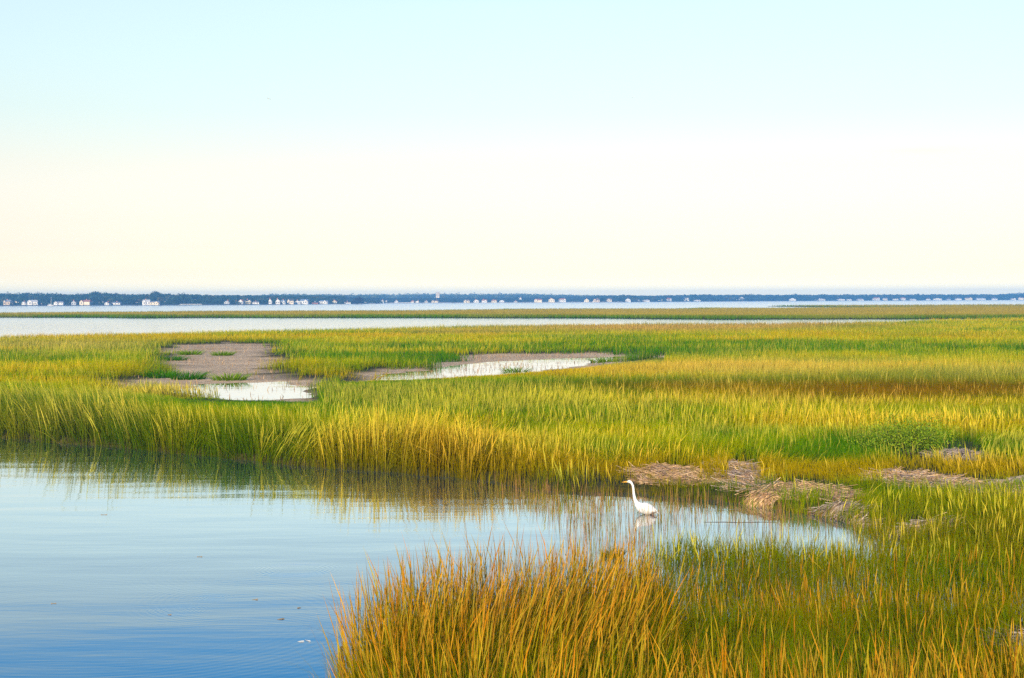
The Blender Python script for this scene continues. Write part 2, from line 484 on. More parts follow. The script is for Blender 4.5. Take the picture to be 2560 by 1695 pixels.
GREEN = np.array([.045, .19, .001]); LIME = np.array([.22, .35, .001]); YEL = np.array([.54, .49, .001]); GOLD = np.array([.58, .40, .002])
TAN = np.array([.72, .52, .13]); RUST = np.array([.25, .11, .002]); PINK = np.array([.46, .25, .11]); ORG = np.array([.50, .17, .002])
# patches of a colour of their own: centre, radii (source pixels, at the height of the blade tips), colour, weight
PATCH = [(2280, 960, 600, 30, RUST, 1.1), (1700, 950, 280, 14, RUST, .7), (1900, 905, 480, 20, TAN, .55), (2500, 912, 260, 20, TAN, .35), (1330, 985, 420, 40, YEL, .25),
         (1600, 812, 420, 9, PINK, .8), (1980, 806, 260, 7, PINK, .7), (1150, 822, 160, 6, PINK, .45), (120, 850, 330, 16, TAN, .5), (350, 838, 300, 8, GOLD, .5),
         (2330, 828, 250, 5, GREEN, .55), (2120, 809, 150, 4, GREEN, .5), (1800, 1055, 70, 22, GREEN, .85), (1600, 1020, 260, 30, GREEN, .45), (1330, 1040, 60, 22, GREEN, .6),
         (2100, 1110, 200, 30, GREEN, .7), (2280, 1090, 200, 34, GREEN, .55), (2120, 1195, 60, 20, LIME, .4), (2400, 1280, 260, 50, LIME, .45), (400, 905, 70, 25, GREEN, .6), (560, 938, 60, 15, GREEN, .5),
         (700, 915, 60, 30, GREEN, .6), (840, 905, 130, 14, GREEN, .75), (1040, 903, 100, 12, GREEN, .6), (1700, 868, 360, 8, GREEN, .45), (300, 925, 140, 20, GREEN, .45), (800, 1020, 330, 18, LIME, .5),
         (1100, 1075, 160, 30, ORG, .35), (120, 1000, 220, 30, TAN, .25), (430, 960, 160, 12, TAN, .5), (1300, 1190, 380, 22, RUST, .75), (30, 1085, 90, 14, RUST, .5), (1500, 1215, 200, 22, RUST, .6),
         (2080, 1010, 300, 35, YEL, .3), (2480, 1010, 200, 35, YEL, .35), (2400, 1130, 200, 20, RUST, .3),
         (1350, 1480, 380, 110, ORG, .45), (1000, 1560, 140, 130, ORG, .35), (1250, 1400, 260, 60, PINK, .5), (1900, 1420, 330, 60, RUST, .45), (2100, 1570, 400, 40, GREEN, .45), (2250, 1500, 400, 60, RUST, .30),
         (2350, 1330, 300, 50, GREEN, .4), (1750, 1640, 200, 70, GREEN, .45), (2150, 1640, 200, 60, GREEN, .35)]
def cap_line(px, py_base):
    """Grass in front of the pans is short: no tip rises above these lines (source pixels)."""
    a = np.interp(px, [260, 330, 430, 470, 760, 800, 830], [700, 975, 990, 1004, 1008, 1000, 700])
    a = np.where((px > 260) & (px < 830), a, 700)
    b = np.interp(px, [790, 850, 1000, 1250, 1400, 1560, 1660, 1700], [700, 955, 950, 937, 925, 905, 899, 700])
    b = np.where((px > 790) & (px < 1700), b, 700)
    a = np.where(py_base > 1004, a, 700); b = np.where(py_base > np.interp(px, [850, 1250, 1660], [960, 936, 898]), b, 700)
    return np.maximum(a, b)

def tall_field(x, y, px, py):
    """Mean grass height in metres over the main marsh."""
    n = fbm(x, y, 3.0, 61, 1.6) - .5; n2 = fbm(x, y, 9, 62, 3.0) - .5
    h = 0.72 + 0.40 * n + .60 * n2
    edge = np.maximum(sdist(MARSH, x, y), 0)
    bank = np.interp(px, [0, 300, 700, 1100, 1300, 1600, 3000], [1.55, 1.55, 1.32, 1.25, .75, .55, .55])
    k = np.exp(-(edge / 6.0) ** 2) * (py > 1000) * (py < 1260)
    h = h * (1 - k) + bank * k * (1 + .3 * n)
    # right of the inlet the grass is short meadow
    s = sstep(1850, 2150, px) * sstep(1060, 1180, py); h = h * (1 - s) + (.42 + .25 * n) * s
    return h

def meadow(n_try, y0, y1, wpx, seg, bright=1.0, islandk=False):
    """Scatter blades over ground between forward distances y0..y1."""
    t = RNG.random(n_try)
    y = y0 * (y1 / y0) ** t if not islandk else y0 + (y1 - y0) * t
    a = RNG.uniform(-0.40, 0.40, n_try)
    x = a * y
    return x, y

def colourise(x, y, px, ptip, h, plume):
    n = len(x)
    g = fbm(x, y, 5.0, 71, 2.6); g2 = fbm(x, y, 1.2, 72, 1.2); g3 = fbm(x, y, 20, 73, 4.0)
    s = np.clip((g - .5) * 2.0 + (g2 - .5) * 1.0 + (g3 - .5) * 1.8 + .44 + RNG.normal(0, .12, n), 0, 1)[:, None]
    base3 = np.where(s < .35, GREEN + (LIME - GREEN) * (s / .35), np.where(s < .8, LIME + (YEL - LIME) * ((s - .35) / .45), YEL + (GOLD - YEL) * ((s - .8) / .2)))
    c = base3
    for (cx, cy, rx, ry, colr, wt) in PATCH:
        q = ((px - cx) / rx) ** 2 + ((ptip - cy) / ry) ** 2
        k = (wt * np.exp(-q * 1.1) * RNG.uniform(.65, 1.2, n)).clip(0, 1)[:, None]
        c = c * (1 - k) + colr * k
    pl = plume[:, None]
    c = c * (1 - pl) + (TAN * .28 + c * .72 + np.array([.07, .03, 0])) * pl
    c = c * RNG.uniform(.72, 1.25, n)[:, None]
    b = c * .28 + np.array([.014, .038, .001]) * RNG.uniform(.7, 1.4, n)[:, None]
    return c, b

def main_marsh():
    # distance bands: forward metres, blades per square metre, width (m), segments
    bands = [(9.5, 15, 520, .010, 4), (15, 21, 600, .0105, 4), (21, 31, 400, .013, 3), (31, 45, 240, .017, 3), (45, 70, 115, .023, 3), (70, 110, 45, .036, 2), (110, 215, 14, .062, 2), (215, 300, 6, .10, 2)]
    groups = {0: [], 1: [], 2: []}
    for (y0, y1, dens, wd, seg) in bands:
        n = int(dens * (y1 - y0) * 2 * (.38 * y1 + 2.2))
        y = RNG.uniform(y0, y1, n); x = RNG.uniform(-1, 1, n) * (.38 * y1 + 2.2)
        k0 = np.abs(x) < .38 * y + 2.2; x, y = x[k0], y[k0]; n = len(x)
        # clumping
        sm = sdist(MARSH, x, y) + (fbm(x, y, .9, 41) - .5) * np.clip(y * .018, .3, 2.0)
        keep = sm > -.15
        x, y, sm = x[keep], y[keep], sm[keep]
        pan = np.maximum(sdist(PAN_A, x, y), sdist(PAN_B, x, y)) + (fbm(x, y, 5.0, 44) - .5) * 6.0
        keep = pan + (fbm(x, y, 1.6, 47) - .5) * 3.5 < RNG.normal(0, .5, len(x)) + np.where(x < -7.5, -1.1, .4)
        x, y, sm = x[keep], y[keep], sm[keep]
        px, py = project(x, y, 0.0)
        h = tall_field(x, y, px, py)
        # --- zones of the foreground
        fg = y < 23.5
        tall = sstep(1750, 1600, px) * (y < 20.2) + sstep(1850, 1750, px) * 0
        nearrow = (y < 15.4)
        hf = np.where(tall > .5, 1.05, .50)
        hf = np.where((y < 14.6), .95, hf)
        hf = hf * (1 + .35 * (fbm(x, y, 1.5, 63) - .5))
        inlet = (px > 1560) & (y >= 19.5) & (y < 29) & (py > 1300)
        h = np.where(fg, hf, h)
        h = np.where((py > 1300) & (y >= 23.5) & (px > 1500), .48 + .2 * (fbm(x, y, 1.5, 64) - .5), h)
        # trampled low bank under the straw heaps
        lb = sstep(1440, 1560, px) * sstep(2230, 2130, px) * sstep(1165, 1200, py) * (py < 1345)
        h = h * (1 - lb) + (.24 + .6 * (fbm(x, y, .9, 69) - .3)) * lb
        # --- thin the drowned flat
        thin = np.ones(len(x))
        wet = sstep(2260, 1950, px + 380 * (fbm(x, y, 1.5, 70) - .5)) * (py > 1300) * sstep(18.0, 19.5, y)
        thin = 1 - wet * (1 - np.clip(.78 + 1.8 * (fbm(x, y, .8, 65) - .45), .08, 1))
        thin = np.where((px > 1200) & (px < 1620) & (py > 1195) & (py < 1300), .35, thin)
        cove = (px > 1560) & (px < 2260) & (py > 1300) & (sm < 1.6)
        thin = np.where(cove, thin * np.clip(.32 + sm * .5 + 1.2 * (fbm(x, y, .7, 48) - .4), .05, 1), thin)
        clump = fbm(x, y, max(.35, y0 * .012), 66)
        thin = thin * np.clip(.35 + 1.5 * clump, 0, 1)
        for (wx, wy, rx, ry) in WRACK_CLEAR:
            thin = np.where(((px - wx) / rx) ** 2 + ((py - wy) / ry) ** 2 < 1, .13, thin)
        keep = RNG.random(len(x)) < thin
        x, y, sm, px, py, h, tall = (q[keep] for q in (x, y, sm, px, py, h, tall))
        n = len(x)
        cl = cap_line(px, py)
        hc = H * (1 - (cl + np.abs(RNG.normal(0, 5, n)) - hor(px)) / (py - hor(px)))
        plume = (RNG.random(n) < np.where(h > .8, .16, .10)).astype(float)
        frnt = y < 23.5
        mid_ = (px > 1620) & (y > 15.0)
        plume = np.where(frnt, (RNG.random(n) < np.where(mid_, .05, np.where(h > .8, .16, .08))).astype(float), plume)
        h = h * np.where(frnt & (plume == 0), RNG.uniform(.40, .86, n), RNG.uniform(.62, 1.06, n)) * (1 + .16 * plume)
        h = h * np.where(frnt & (plume > 0), RNG.uniform(.85, 1.15, n), 1)
        # soft understory of leaves with stands of taller stalks in it
        st = sstep(.38, .66, fbm(x, y, 4.0, 76, 2.2)); rusty = np.exp(-((px - 2280) / 620) ** 2 - ((py - 990) / 38) ** 2)
        plume = np.where(frnt, plume, (RNG.random(n) < (.03 + .22 * st) * (1 - .9 * rusty) * (1 - .75 * sstep(36, 27, y) * (px > 1700))).astype(float))
        h = h * np.where(frnt, 1, np.where(plume > 0, RNG.uniform(.95, 1.3, n), RNG.uniform(.78, 1.0, n)))
        h = np.where(hc < h, np.maximum(.12, hc * RNG.uniform(.75, 1.0, n)), h)
        plume = plume * (h > .4)
        q_ = np.where(plume > 0, .11, .22); lx = RNG.normal(0, 1, n) * q_ * h; ly = RNG.normal(0, 1, n) * q_ * h
        wl = fbm(x, y, 2.2, 67) - .5; wl2 = fbm(x, y, 2.2, 68) - .5
        lx += wl * .55 * h; ly += wl2 * .4 * h
        laid = sstep(.60, .74, fbm(x, y, 1.8, 75, 1.5)) * (py < 1420)
        laid = laid * np.where(py > 1060, .55, 1); lx += laid * .75 * h; h = h * (1 - .40 * laid)
        bent = RNG.random(n) < .035; ba = RNG.uniform(0, 6.28, n)
        lx = np.where(bent, np.cos(ba) * h * .95, lx); ly = np.where(bent, np.sin(ba) * h * .95, ly); h = np.where(bent, h * .75, h)
        lx -= sstep(900, 250, px) * (py > 1000) * .30 * h
        fan = np.clip((1250 - px) / 500, -.4, .9) * (y < 20.5) * (tall > .5); lx -= fan * .30 * h
        z = terrain(x, y)
        z = np.maximum(z, -.25)
        h = h + np.maximum(-z, 0)
        ptx, ptip = project(x, y, z + h)
        tc, bc = colourise(x, y, px, ptip, h, plume)
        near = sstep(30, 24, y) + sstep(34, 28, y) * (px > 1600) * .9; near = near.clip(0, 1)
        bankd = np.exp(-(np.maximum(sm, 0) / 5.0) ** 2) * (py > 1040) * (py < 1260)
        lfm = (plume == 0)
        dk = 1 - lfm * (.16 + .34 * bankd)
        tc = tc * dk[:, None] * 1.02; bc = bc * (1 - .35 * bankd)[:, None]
        of = (y < 23.5) * (plume > 0)
        k_ = (of * RNG.uniform(.5, 1, n))[:, None]
        spk = np.where(RNG.random((n, 1)) < .72, ORG * .78, GOLD * .45)
        tc = tc * (1 - k_) + (spk * RNG.uniform(.5, 1.5, n)[:, None] + np.array([.07, .04, .012]) * RNG.random((n, 1))) * k_
        bc = np.where(of[:, None] > 0, (GREEN * .45 + LIME * .12) * RNG.uniform(.6, 1.3, n)[:, None], bc)
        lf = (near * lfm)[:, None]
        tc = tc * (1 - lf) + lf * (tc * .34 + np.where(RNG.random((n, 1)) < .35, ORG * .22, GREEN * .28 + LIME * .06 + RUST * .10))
        w = wd * RNG.uniform(.6, 1.25, n) * np.where(plume > 0, .95, .85)
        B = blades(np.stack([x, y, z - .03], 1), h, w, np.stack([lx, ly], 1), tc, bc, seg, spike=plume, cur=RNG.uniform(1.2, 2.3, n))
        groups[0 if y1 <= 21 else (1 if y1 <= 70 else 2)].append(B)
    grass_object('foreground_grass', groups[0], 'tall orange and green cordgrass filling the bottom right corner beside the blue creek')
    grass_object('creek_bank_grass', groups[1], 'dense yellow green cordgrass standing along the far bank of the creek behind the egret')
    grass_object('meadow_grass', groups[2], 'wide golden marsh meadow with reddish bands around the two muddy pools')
WRACK_CLEAR = [(1690, 1205, 70, 26), (1860, 1205, 42, 42), (2015, 1240, 80, 26), (2370, 1228, 165, 24), (2290, 1205, 70, 20), (2400, 1150, 60, 34), (2545, 1222, 30, 16), (2110, 1275, 32, 18), (2280, 1325, 40, 20), (2570, 1620, 50, 50), (2290, 1150, 60, 30)]

def island_grass():
    gs = []
    for (poly, dmin, dmax, n, hh) in ((ISLAND, 285, 950, 330000, .95), (STRIP, 620, 1200, 60000, 1.0)):
        y = dmin * (dmax / dmin) ** (RNG.random(n) ** 1.5); x = RNG.uniform(-.42, .42, n) * y
        sd_ = sdist(poly, x, y) + (fbm(x, y, 9, 43) - .5) * 4
        k = sd_ > 0; x, y, sd_ = x[k], y[k], sd_[k]; n = len(x)
        px, py = project(x, y, 0.0)
        h = hh * RNG.uniform(.8, 1.08, n) * (1 + .35 * (fbm(x, y, 14, 81, 2) - .5))
        g = fbm(x, y, 14, 82, 2.5)
        # tall green cordgrass fringes the water, tan salt hay behind
        fr = np.exp(-(np.maximum(sd_, 0) / 14) ** 2) * (.5 + .5 * sstep(.3, .6, g))
        fr = fr[:, None]
        tanc = TAN * .42 + GOLD * .2 + RUST * .15
        grc = GREEN * .55 + LIME * .28
        c = (tanc * np.array([.72, .80, .7]) * (1 - fr) + grc * .85 * fr) * (.7 + .6 * fbm(x, y, 5, 83, 2)[:, None]) * RNG.uniform(.8, 1.2, n)[:, None]
        b = c * .5 + GREEN * .3
        w = y * .00042
        gs.append(blades(np.stack([x, y, np.full(n, .1)], 1), h, w, np.stack([RNG.normal(0, .12, n), RNG.normal(0, .12, n)], 1), c, b, 2))
    grass_object('island_grass', gs, 'low tan and green marsh island lying between the two bands of pale water')

def emergent():
    """Thin separate stems standing in the shallow water round the egret and off the tall clump."""
    gs = []
    zones = [(gpoly([(1180, 1205), (1500, 1235), (1760, 1250), (2060, 1292), (2150, 1345), (1950, 1335), (1750, 1325), (1640, 1400), (1560, 1540), (1300, 1560), (1330, 1420), (1400, 1330), (1300, 1262), (1150, 1225)]), 85, .45, .010),
             (gpoly([(1040, 1595), (1200, 1500), (1400, 1470), (1600, 1450), (1600, 1600), (1000, 1640)]), 70, .95, .010),
             (gpoly([(850, 1710), (880, 1650), (980, 1590), (1100, 1550), (1100, 1640), (900, 1740)]), 22, .85, .010),
             (gpoly([(750, 1820), (800, 1720), (880, 1660), (900, 1730), (860, 1900)]), 6, .5, .010)]
    for poly, dens, hh, wd in zones:
        lo = poly.min(0); hi = poly.max(0)
        n = int((hi[0] - lo[0]) * (hi[1] - lo[1]) * dens)
        x = RNG.uniform(lo[0], hi[0], n); y = RNG.uniform(lo[1], hi[1], n)
        s = sdist(poly, x, y)
        k = (s > 0) & (RNG.random(n) < np.clip(.25 + 1.6 * (fbm(x, y, .8, 91) - .3), 0.05, 1)) & (RNG.random(n) < sstep(0, 1.0, s) * .8 + .2)
        x, y = x[k], y[k]; n = len(x)
        px, py = project(x, y, 0.)
        eg = (np.abs(px - 1612) < 40) & (py > 1284) & (py < 1300)      # keep the egret clear
        kk = ~(eg & (RNG.random(n) < .45)); x, y, px, py = x[kk], y[kk], px[kk], py[kk]; n = len(x)
        h = hh * RNG.uniform(.45, 1.15, n)
        c = np.where(RNG.random(n)[:, None] < .6, PINK * .8 + ORG * .2, LIME * .6 + ORG * .3) * RNG.uniform(.6, 1.15, n)[:, None]
        b = c * .6 + np.array([.02, .03, 0])
        lean = np.stack([RNG.normal(0, .10, n) * h, RNG.normal(0, .10, n) * h], 1)
        gs.append(blades(np.stack([x, y, np.full(n, -.12)], 1), h + .12, wd * RNG.uniform(.6, 1.2, n), lean, c, b, 4))
    # dry stubble and straw litter on the mud pans
    for poly, dn in ((PAN_A, 5.5), (PAN_B, 7.0)):
        lo = poly.min(0); hi = poly.max(0); n = int((hi[0] - lo[0]) * (hi[1] - lo[1]) * dn)
        x = RNG.uniform(lo[0], hi[0], n); y = RNG.uniform(lo[1], hi[1], n)
        f_ = fbm(x, y, 2.2, 93, 2.0); k = (sdist(poly, x, y) > -1) & (RNG.random(n) < np.clip(3.2 * (f_ - .42), .03, 1))
        x, y = x[k], y[k]; n = len(x); up = RNG.random(n) < .45
        h = np.where(up, RNG.uniform(.08, .32, n), .06)
        lean = RNG.normal(0, 1, (n, 2)) * np.where(up, .08, .4)[:, None]
        c = np.where(RNG.random((n, 1)) < .5, np.array([.46, .32, .18]), np.array([.34, .21, .11])) * RNG.uniform(.6, 1.4, (n, 1))
        z = np.maximum(terrain(x, y), -.02)
        gs.append(blades(np.stack([x, y, z], 1), h, .035 * RNG.uniform(.6, 1.3, n), lean, c, c * .8, 2))
    gs_pan = gs[-2:]; gs = gs[:-2]
    grass_object('stubble', gs_pan, 'dry brown stubble and straw litter on the two mud pans in the meadow', 'stubble')
    grass_object('water_grass', gs, 'thin sparse reed stems standing in the shallow inlet around the white egret')

# ------------------------------------------------------------------ straw heaps, brush, shrub
def straw_heap(name, spots, straws, palette, label, cat, dirx=None, L=(.3, 1.0), w=.013, zsc=1.0):
    straws = int(straws * 1.6)
    """spots: (px, py, rx_m, ry_m, height_m) mounds, covered with lying straws."""
    cx, cy = ground(np.mean([s[0] for s in spots]), np.mean([s[1] for s in spots]))
    root = empty(name, (float(cx), float(cy), .12))
    tag(root, label, cat)
    G = [(*[float(v) for v in ground(s[0], s[1])], s[2] * .92, s[3] * .78, s[4]) for s in spots]
    def height(x, y):
        z = np.zeros_like(x)
        for (gx, gy, rx, ry, hh) in G:
            q = ((x - gx) / rx) ** 2 + ((y - gy) / ry) ** 2
            z = np.maximum(z, hh * .36 * np.clip(1 - q, 0, 1) ** .9)
        return z * np.clip(2.6 * fbm(x, y, .55, 131) - .45, .15, 1.5)
    # mound
    m = 34
    x0 = min(g[0] - g[2] for g in G); x1 = max(g[0] + g[2] for g in G); y0 = min(g[1] - g[3] for g in G); y1 = max(g[1] + g[3] for g in G)
    gx, gy = np.meshgrid(np.linspace(x0, x1, m * 2), np.linspace(y0, y1, m), indexing='ij')
    x = gx.ravel(); y = gy.ravel(); z = height(x, y)
    V = np.stack([x - cx, y - cy, z + terrain(x, y) - .14 - .03], 1)
    i = (np.arange(m * 2 - 1)[:, None] * m + np.arange(m - 1)[None]).ravel()
    F = np.stack([i, i + m, i + m + 1, i + 1], 1)
    zz = z[F].max(1) > .004
    F = F[zz]
    pal = np.array(palette)
    link('mound', mesh_np('mound', V, [F], True, col=np.tile(pal.mean(0) * .55, (len(V), 1))), M_STRAW, root)
    # straws
    P = []
    while len(P) < straws:
        g = G[RNG.integers(len(G))]
        a = RNG.uniform(0, 2 * math.pi); r = RNG.random() ** .6 * 1.28
        P.append((g[0] + g[2] * r * math.cos(a), g[1] + g[3] * r * math.sin(a)))
    P = np.array(P); n = len(P)
    ang = (RNG.normal(0, .55, n) if dirx is None else RNG.normal(dirx, .45, n)) + (fbm(P[:, 0], P[:, 1], .6, 133) - .5) * 3
    ln = RNG.uniform(*L, n)
    d = np.stack([np.cos(ang), np.sin(ang)], 1)
    Vs = []; Cs = []
    seg = 4
    jit = RNG.uniform(0, .06, n)
    tilt = RNG.normal(0, .12, n)
    col = pal[RNG.integers(len(pal), size=n)] * RNG.uniform(.35, 1.35, n)[:, None]
    for k in range(seg + 1):
        t = k / seg - .5
        x = P[:, 0] + d[:, 0] * ln * t; y = P[:, 1] + d[:, 1] * ln * t
        z = height(x, y) + terrain(x, y) - .12 + jit + tilt * ln * t + .02 * np.sin(t * 5 + ang * 7)
        for s_ in (-1, 1):
            Vs.append(np.stack([x - cx - d[:, 1] * w * .5 * s_, y - cy + d[:, 0] * w * .5 * s_, z + .3 * w * s_], 1)); Cs.append(col)
    V = np.stack(Vs, 1).reshape(-1, 3); C = np.stack(Cs, 1).reshape(-1, 3)
    b = np.arange(n) * 2 * (seg + 1)
    Q = np.concatenate([np.stack([b + 2 * k, b + 2 * k + 1, b + 2 * k + 3, b + 2 * k + 2], 1) for k in range(seg)])
    link('straw', mesh_np('straw', V, [Q], col=C), M_STRAW, root)['kind'] = 'stuff'
    return root
HAY = [(.58, .36, .17), (.46, .27, .13), (.66, .45, .24), (.32, .18, .10), (.42, .29, .20)]
GREY = [(.34, .27, .23), (.44, .35, .28), (.22, .17, .15), (.50, .38, .27)]

def heaps():
    straw_heap('straw_heap', [(1660, 1200, .6, .9, .24), (1705, 1220, .85, .8, .14)], 2600, HAY, 'tan straw heap on the bank just right of the egret head', 'straw heap', dirx=-.5)
    straw_heap('straw_heap', [(1832, 1185, .3, .8, .22), (1862, 1215, .42, 1.2, .24), (1885, 1240, .45, .7, .14)], 2200, HAY + GREY, 'greyish straw heap slanting down the bank, middle one of the three heaps', 'straw heap', dirx=-.9)
    straw_heap('straw_heap', [(1990, 1250, .8, .9, .24), (2040, 1258, .6, .8, .2), (1930, 1262, .4, .4, .12)], 3000, HAY, 'broad light brown straw heap at the right end of the open inlet', 'straw heap', dirx=.1)
    straw_heap('straw_mat', [(2290, 1222, .75, .9, .16), (2370, 1238, .9, .9, .14), (2470, 1250, 1.0, .8, .13), (2560, 1262, .8, .6, .12), (2240, 1212, .4, .6, .2)], 5200, HAY + GREY[:2], 'long flat mat of pale dead straw lying across the grass at the right edge', 'straw mat')
    straw_heap('brush_pile', [(2395, 1158, .55, 1.1, .40), (2440, 1160, .4, .6, .22)], 1300, GREY, 'grey tangled brush pile in the green grass above the long straw mat', 'brush pile', L=(.3, .8), w=.012)
    straw_heap('brush_pile', [(2552, 1232, .35, .7, .3)], 500, GREY, 'small grey brush pile cut by the right edge of the picture', 'brush pile', L=(.2, .6), w=.012)
    straw_heap('thatch_clump', [(2105, 1290, .28, .4, .16), (2130, 1312, .22, .3, .1)], 500, GREY + HAY[3:], 'dark grey thatch clump at the narrow tip of the inlet', 'thatch clump')
    straw_heap('thatch_clump', [(2275, 1340, .35, .5, .2), (2320, 1322, .25, .3, .14)], 700, GREY + HAY, 'small tangled thatch clump in the short grass right of the inlet tip', 'thatch clump')
    straw_heap('thatch_clump', [(2590, 1650, .30, .5, .22)], 500, GREY, 'grey blue thatch clump at the bottom right corner', 'thatch clump', w=.006)

def leaf_cloud(pts, size, cols):
    """Small two-triangle leaves at points. Returns V, F, C."""
    n = len(pts)
    a = RNG.normal(size=(n, 3)); a /= np.linalg.norm(a, axis=1)[:, None]
    b = np.cross(a, RNG.normal(size=(n, 3))); b /= np.linalg.norm(b, axis=1)[:, None]
    s = (size * RNG.uniform(.6, 1.4, n))[:, None]
    V = np.stack([pts - a * s, pts + b * s * .5, pts + a * s, pts - b * s * .5], 1).reshape(-1, 3)
    i = np.arange(n) * 4
    return V, np.stack([i, i + 1, i + 2, i + 3], 1), np.repeat(cols, 4, 0)
M_BARK = mat('bark', (.10, .075, .05), .9, .1, noise=(6, (.05, .04, .03), .35, .65))
def shrub(px, py, w, h, n, label, name='shrub'):
    x, y = (float(v) for v in ground(px, py))
    root = empty(name, (x, y, .1)); tag(root, label, 'shrub')
    st = MB(); P = []
    for k in range(16):
        a = RNG.uniform(0, 2 * math.pi); r = RNG.uniform(.15, 1)
        tip = np.array([math.cos(a) * r * w * .5, math.sin(a) * r * w * .45, h * (1 - .3 * r * r) * RNG.uniform(.45, 1.1)])
        st.tube([(0, 0, -.05), (tip[0] * .35, tip[1] * .35, tip[2] * .45), tuple(tip)], [.014, .009, .003], 5)
        m = n // 16
        q = RNG.normal(size=(m, 3)) * np.array([w * .10, w * .10, h * .13]) * 1.0
        t = RNG.uniform(.35, 1.0, m)[:, None]
        P.append(q + tip * t)
    st.build('stem', M_BARK, root)
    P = np.concatenate(P); P = P[P[:, 2] > .02]
    c = np.array([.09, .20, .008]) + RNG.random((len(P), 1)) * np.array([.16, .12, .0])
    V, F, C = leaf_cloud(P, .028, c)
    link('foliage', mesh_np('foliage', V, [F], col=C), M_LEAF, root)
def tuft(px, py, h, n, spread, colr, label, group=None, z=None):
    x, y = (float(v) for v in ground(px, py))
    z = float(terrain(np.array([x]), np.array([y]))[0]) if z is None else z
    a = RNG.uniform(0, 2 * math.pi, n); r = np.sqrt(RNG.random(n)) * spread
    P = np.stack([np.cos(a) * r, np.sin(a) * r, np.zeros(n) - .03], 1)
    hh = h * RNG.uniform(.5, 1.1, n)
    c = np.array(colr) * RNG.uniform(.7, 1.3, n)[:, None]
    lean = np.stack([np.cos(a) * r * .8 + RNG.normal(0, .08, n) * h, np.sin(a) * r * .8 + RNG.normal(0, .08, n) * h], 1)
    V, Q, T, C = blades(P, hh, y * .0005 * RNG.uniform(.7, 1.3, n), lean, c, c * .5, 3)
    o = link('grass_tuft', mesh_np('grass_tuft', V, [np.concatenate(Q), T], col=C), M_GRASS)
    o.location = (x, y, z); tag(o, label, 'grass tuft', group)

# ------------------------------------------------------------------ egret
M_FEATHER = mat('white_feathers', (.70, .70, .69), .7, .15, bump=(45, .010))
M_BILL = mat('orange_bill', (.85, .36, .02), .4, .5, noise=(30, (.9, .50, .06), .3, .7))
M_EYE = mat('eye', (.02, .015, .01), .2, .6)
M_LORE = mat('lore', (.45, .48, .12), .6)
M_LEG = mat('black_leg', (.02, .02, .018), .5, noise=(40, (.05, .04, .03), .4, .6))
def egret():
    x, y = (float(v) for v in ground(1612, 1286))
    root = empty('egret', (x, y, -.045)); tag(root, 'white egret with long raised neck and orange bill wading in the inlet', 'bird')
    # one continuous surface: tail, body, neck, head
    pts = [(.262, 0, .085), (.225, 0, .100), (.17, 0, .120), (.09, 0, .140), (.0, 0, .165), (-.07, 0, .185), (-.125, 0, .225), (-.163, 0, .270), (-.190, 0, .325), (-.210, 0, .400), (-.222, 0, .480),
           (-.228, 0, .560), (-.238, 0, .615), (-.258, 0, .660), (-.284, 0, .690), (-.312, 0, .700), (-.338, 0, .697), (-.356, 0, .694)]
    rad = [(.012, .5), (.040, .55), (.075, .70), (.110, .80), (.122, .82), (.108, .82), (.078, .85), (.052, .92), (.037, .95), (.029, .95), (.0245, .95), (.0225, .95), (.0220, .95), (.0225, .95), (.0270, .90), (.0290, .82), (.0200, .8), (.0100, .8)]
    A = catmull(pts, rad, 4)
    b = MB(); b.tube([tuple(r[:3]) for r in A], [float(r[3]) for r in A], 20, True, [1.0] * len(A))
    o = b.build('body', M_FEATHER, root, True)
    # narrow the body sideways (y) by the second value
    me = o.data; nR = 20
    for i, r in enumerate(A):
        for k in range(nR):
            me.vertices[i * nR + k].co.y *= float(r[4])
    ca = catmull([(-.345, 0, .697), (-.375, 0, .694), (-.43, 0, .688), (-.462, 0, .684)], [(.0125,), (.0105,), (.0055,), (.0012,)], 3)
    m = MB(); m.tube([tuple(r[:3]) for r in ca], [float(r[3]) for r in ca], 10); bill = m.build('bill', M_BILL, root, True)
    for s in (-1, 1):
        m = MB(); m.tube([(-.345, s * .010, .700), (-.330, s * .018, .702), (-.318, s * .021, .703)], [.004, .006, .004], 8); m.build('lore', M_LORE, root, True)
        m = MB(); m.tube([(-.3195, s * .0225, .7045), (-.3195, s * .0245, .7045)], [.0045, .003], 10); m.build('eye', M_EYE, root, True)
        # folded wing: overlapping long feathers
        w = MB()
        for k in range(9):
            t = k / 8
            z0 = .245 - .13 * t; xs = -.085 + .03 * t; xe = .235 - .10 * t + (.02 if k < 3 else 0)
            ze = .105 - .055 * t
            yb = s * (.060 + .046 * math.sin(math.pi * min(1, t * .8 + .15)))
            w.tube([(xs, yb * .85, z0), (xs + (xe - xs) * .4, yb * 1.06, z0 + (ze - z0) * .30), (xs + (xe - xs) * .75, yb * .92, z0 + (ze - z0) * .68), (xe, yb * .45, ze)], [.012, .024, .019, .003], 8, True)
        w.build('wing', M_FEATHER, root, True)
        m = MB(); xx = .03 + s * .035
        m.tube([(xx, s * .035, .09), (xx + .01, s * .036, -.03), (xx + .02, s * .038, -.12), (xx - .005, s * .038, -.30)], [.016, .0075, .009, .006], 8); m.build('leg', M_LEG, root, True)
    m = MB()
    for k in range(5):
        m.tube([(.17, (k - 2) * .018, .13), (.24, (k - 2) * .014, .100), (.285, (k - 2) * .016, .070 - .006 * abs(k - 2))], [.018, .013, .004], 6)
    m.build('tail', M_FEATHER, root, True)
    root.rotation_euler = (0, 0, math.radians(-8))

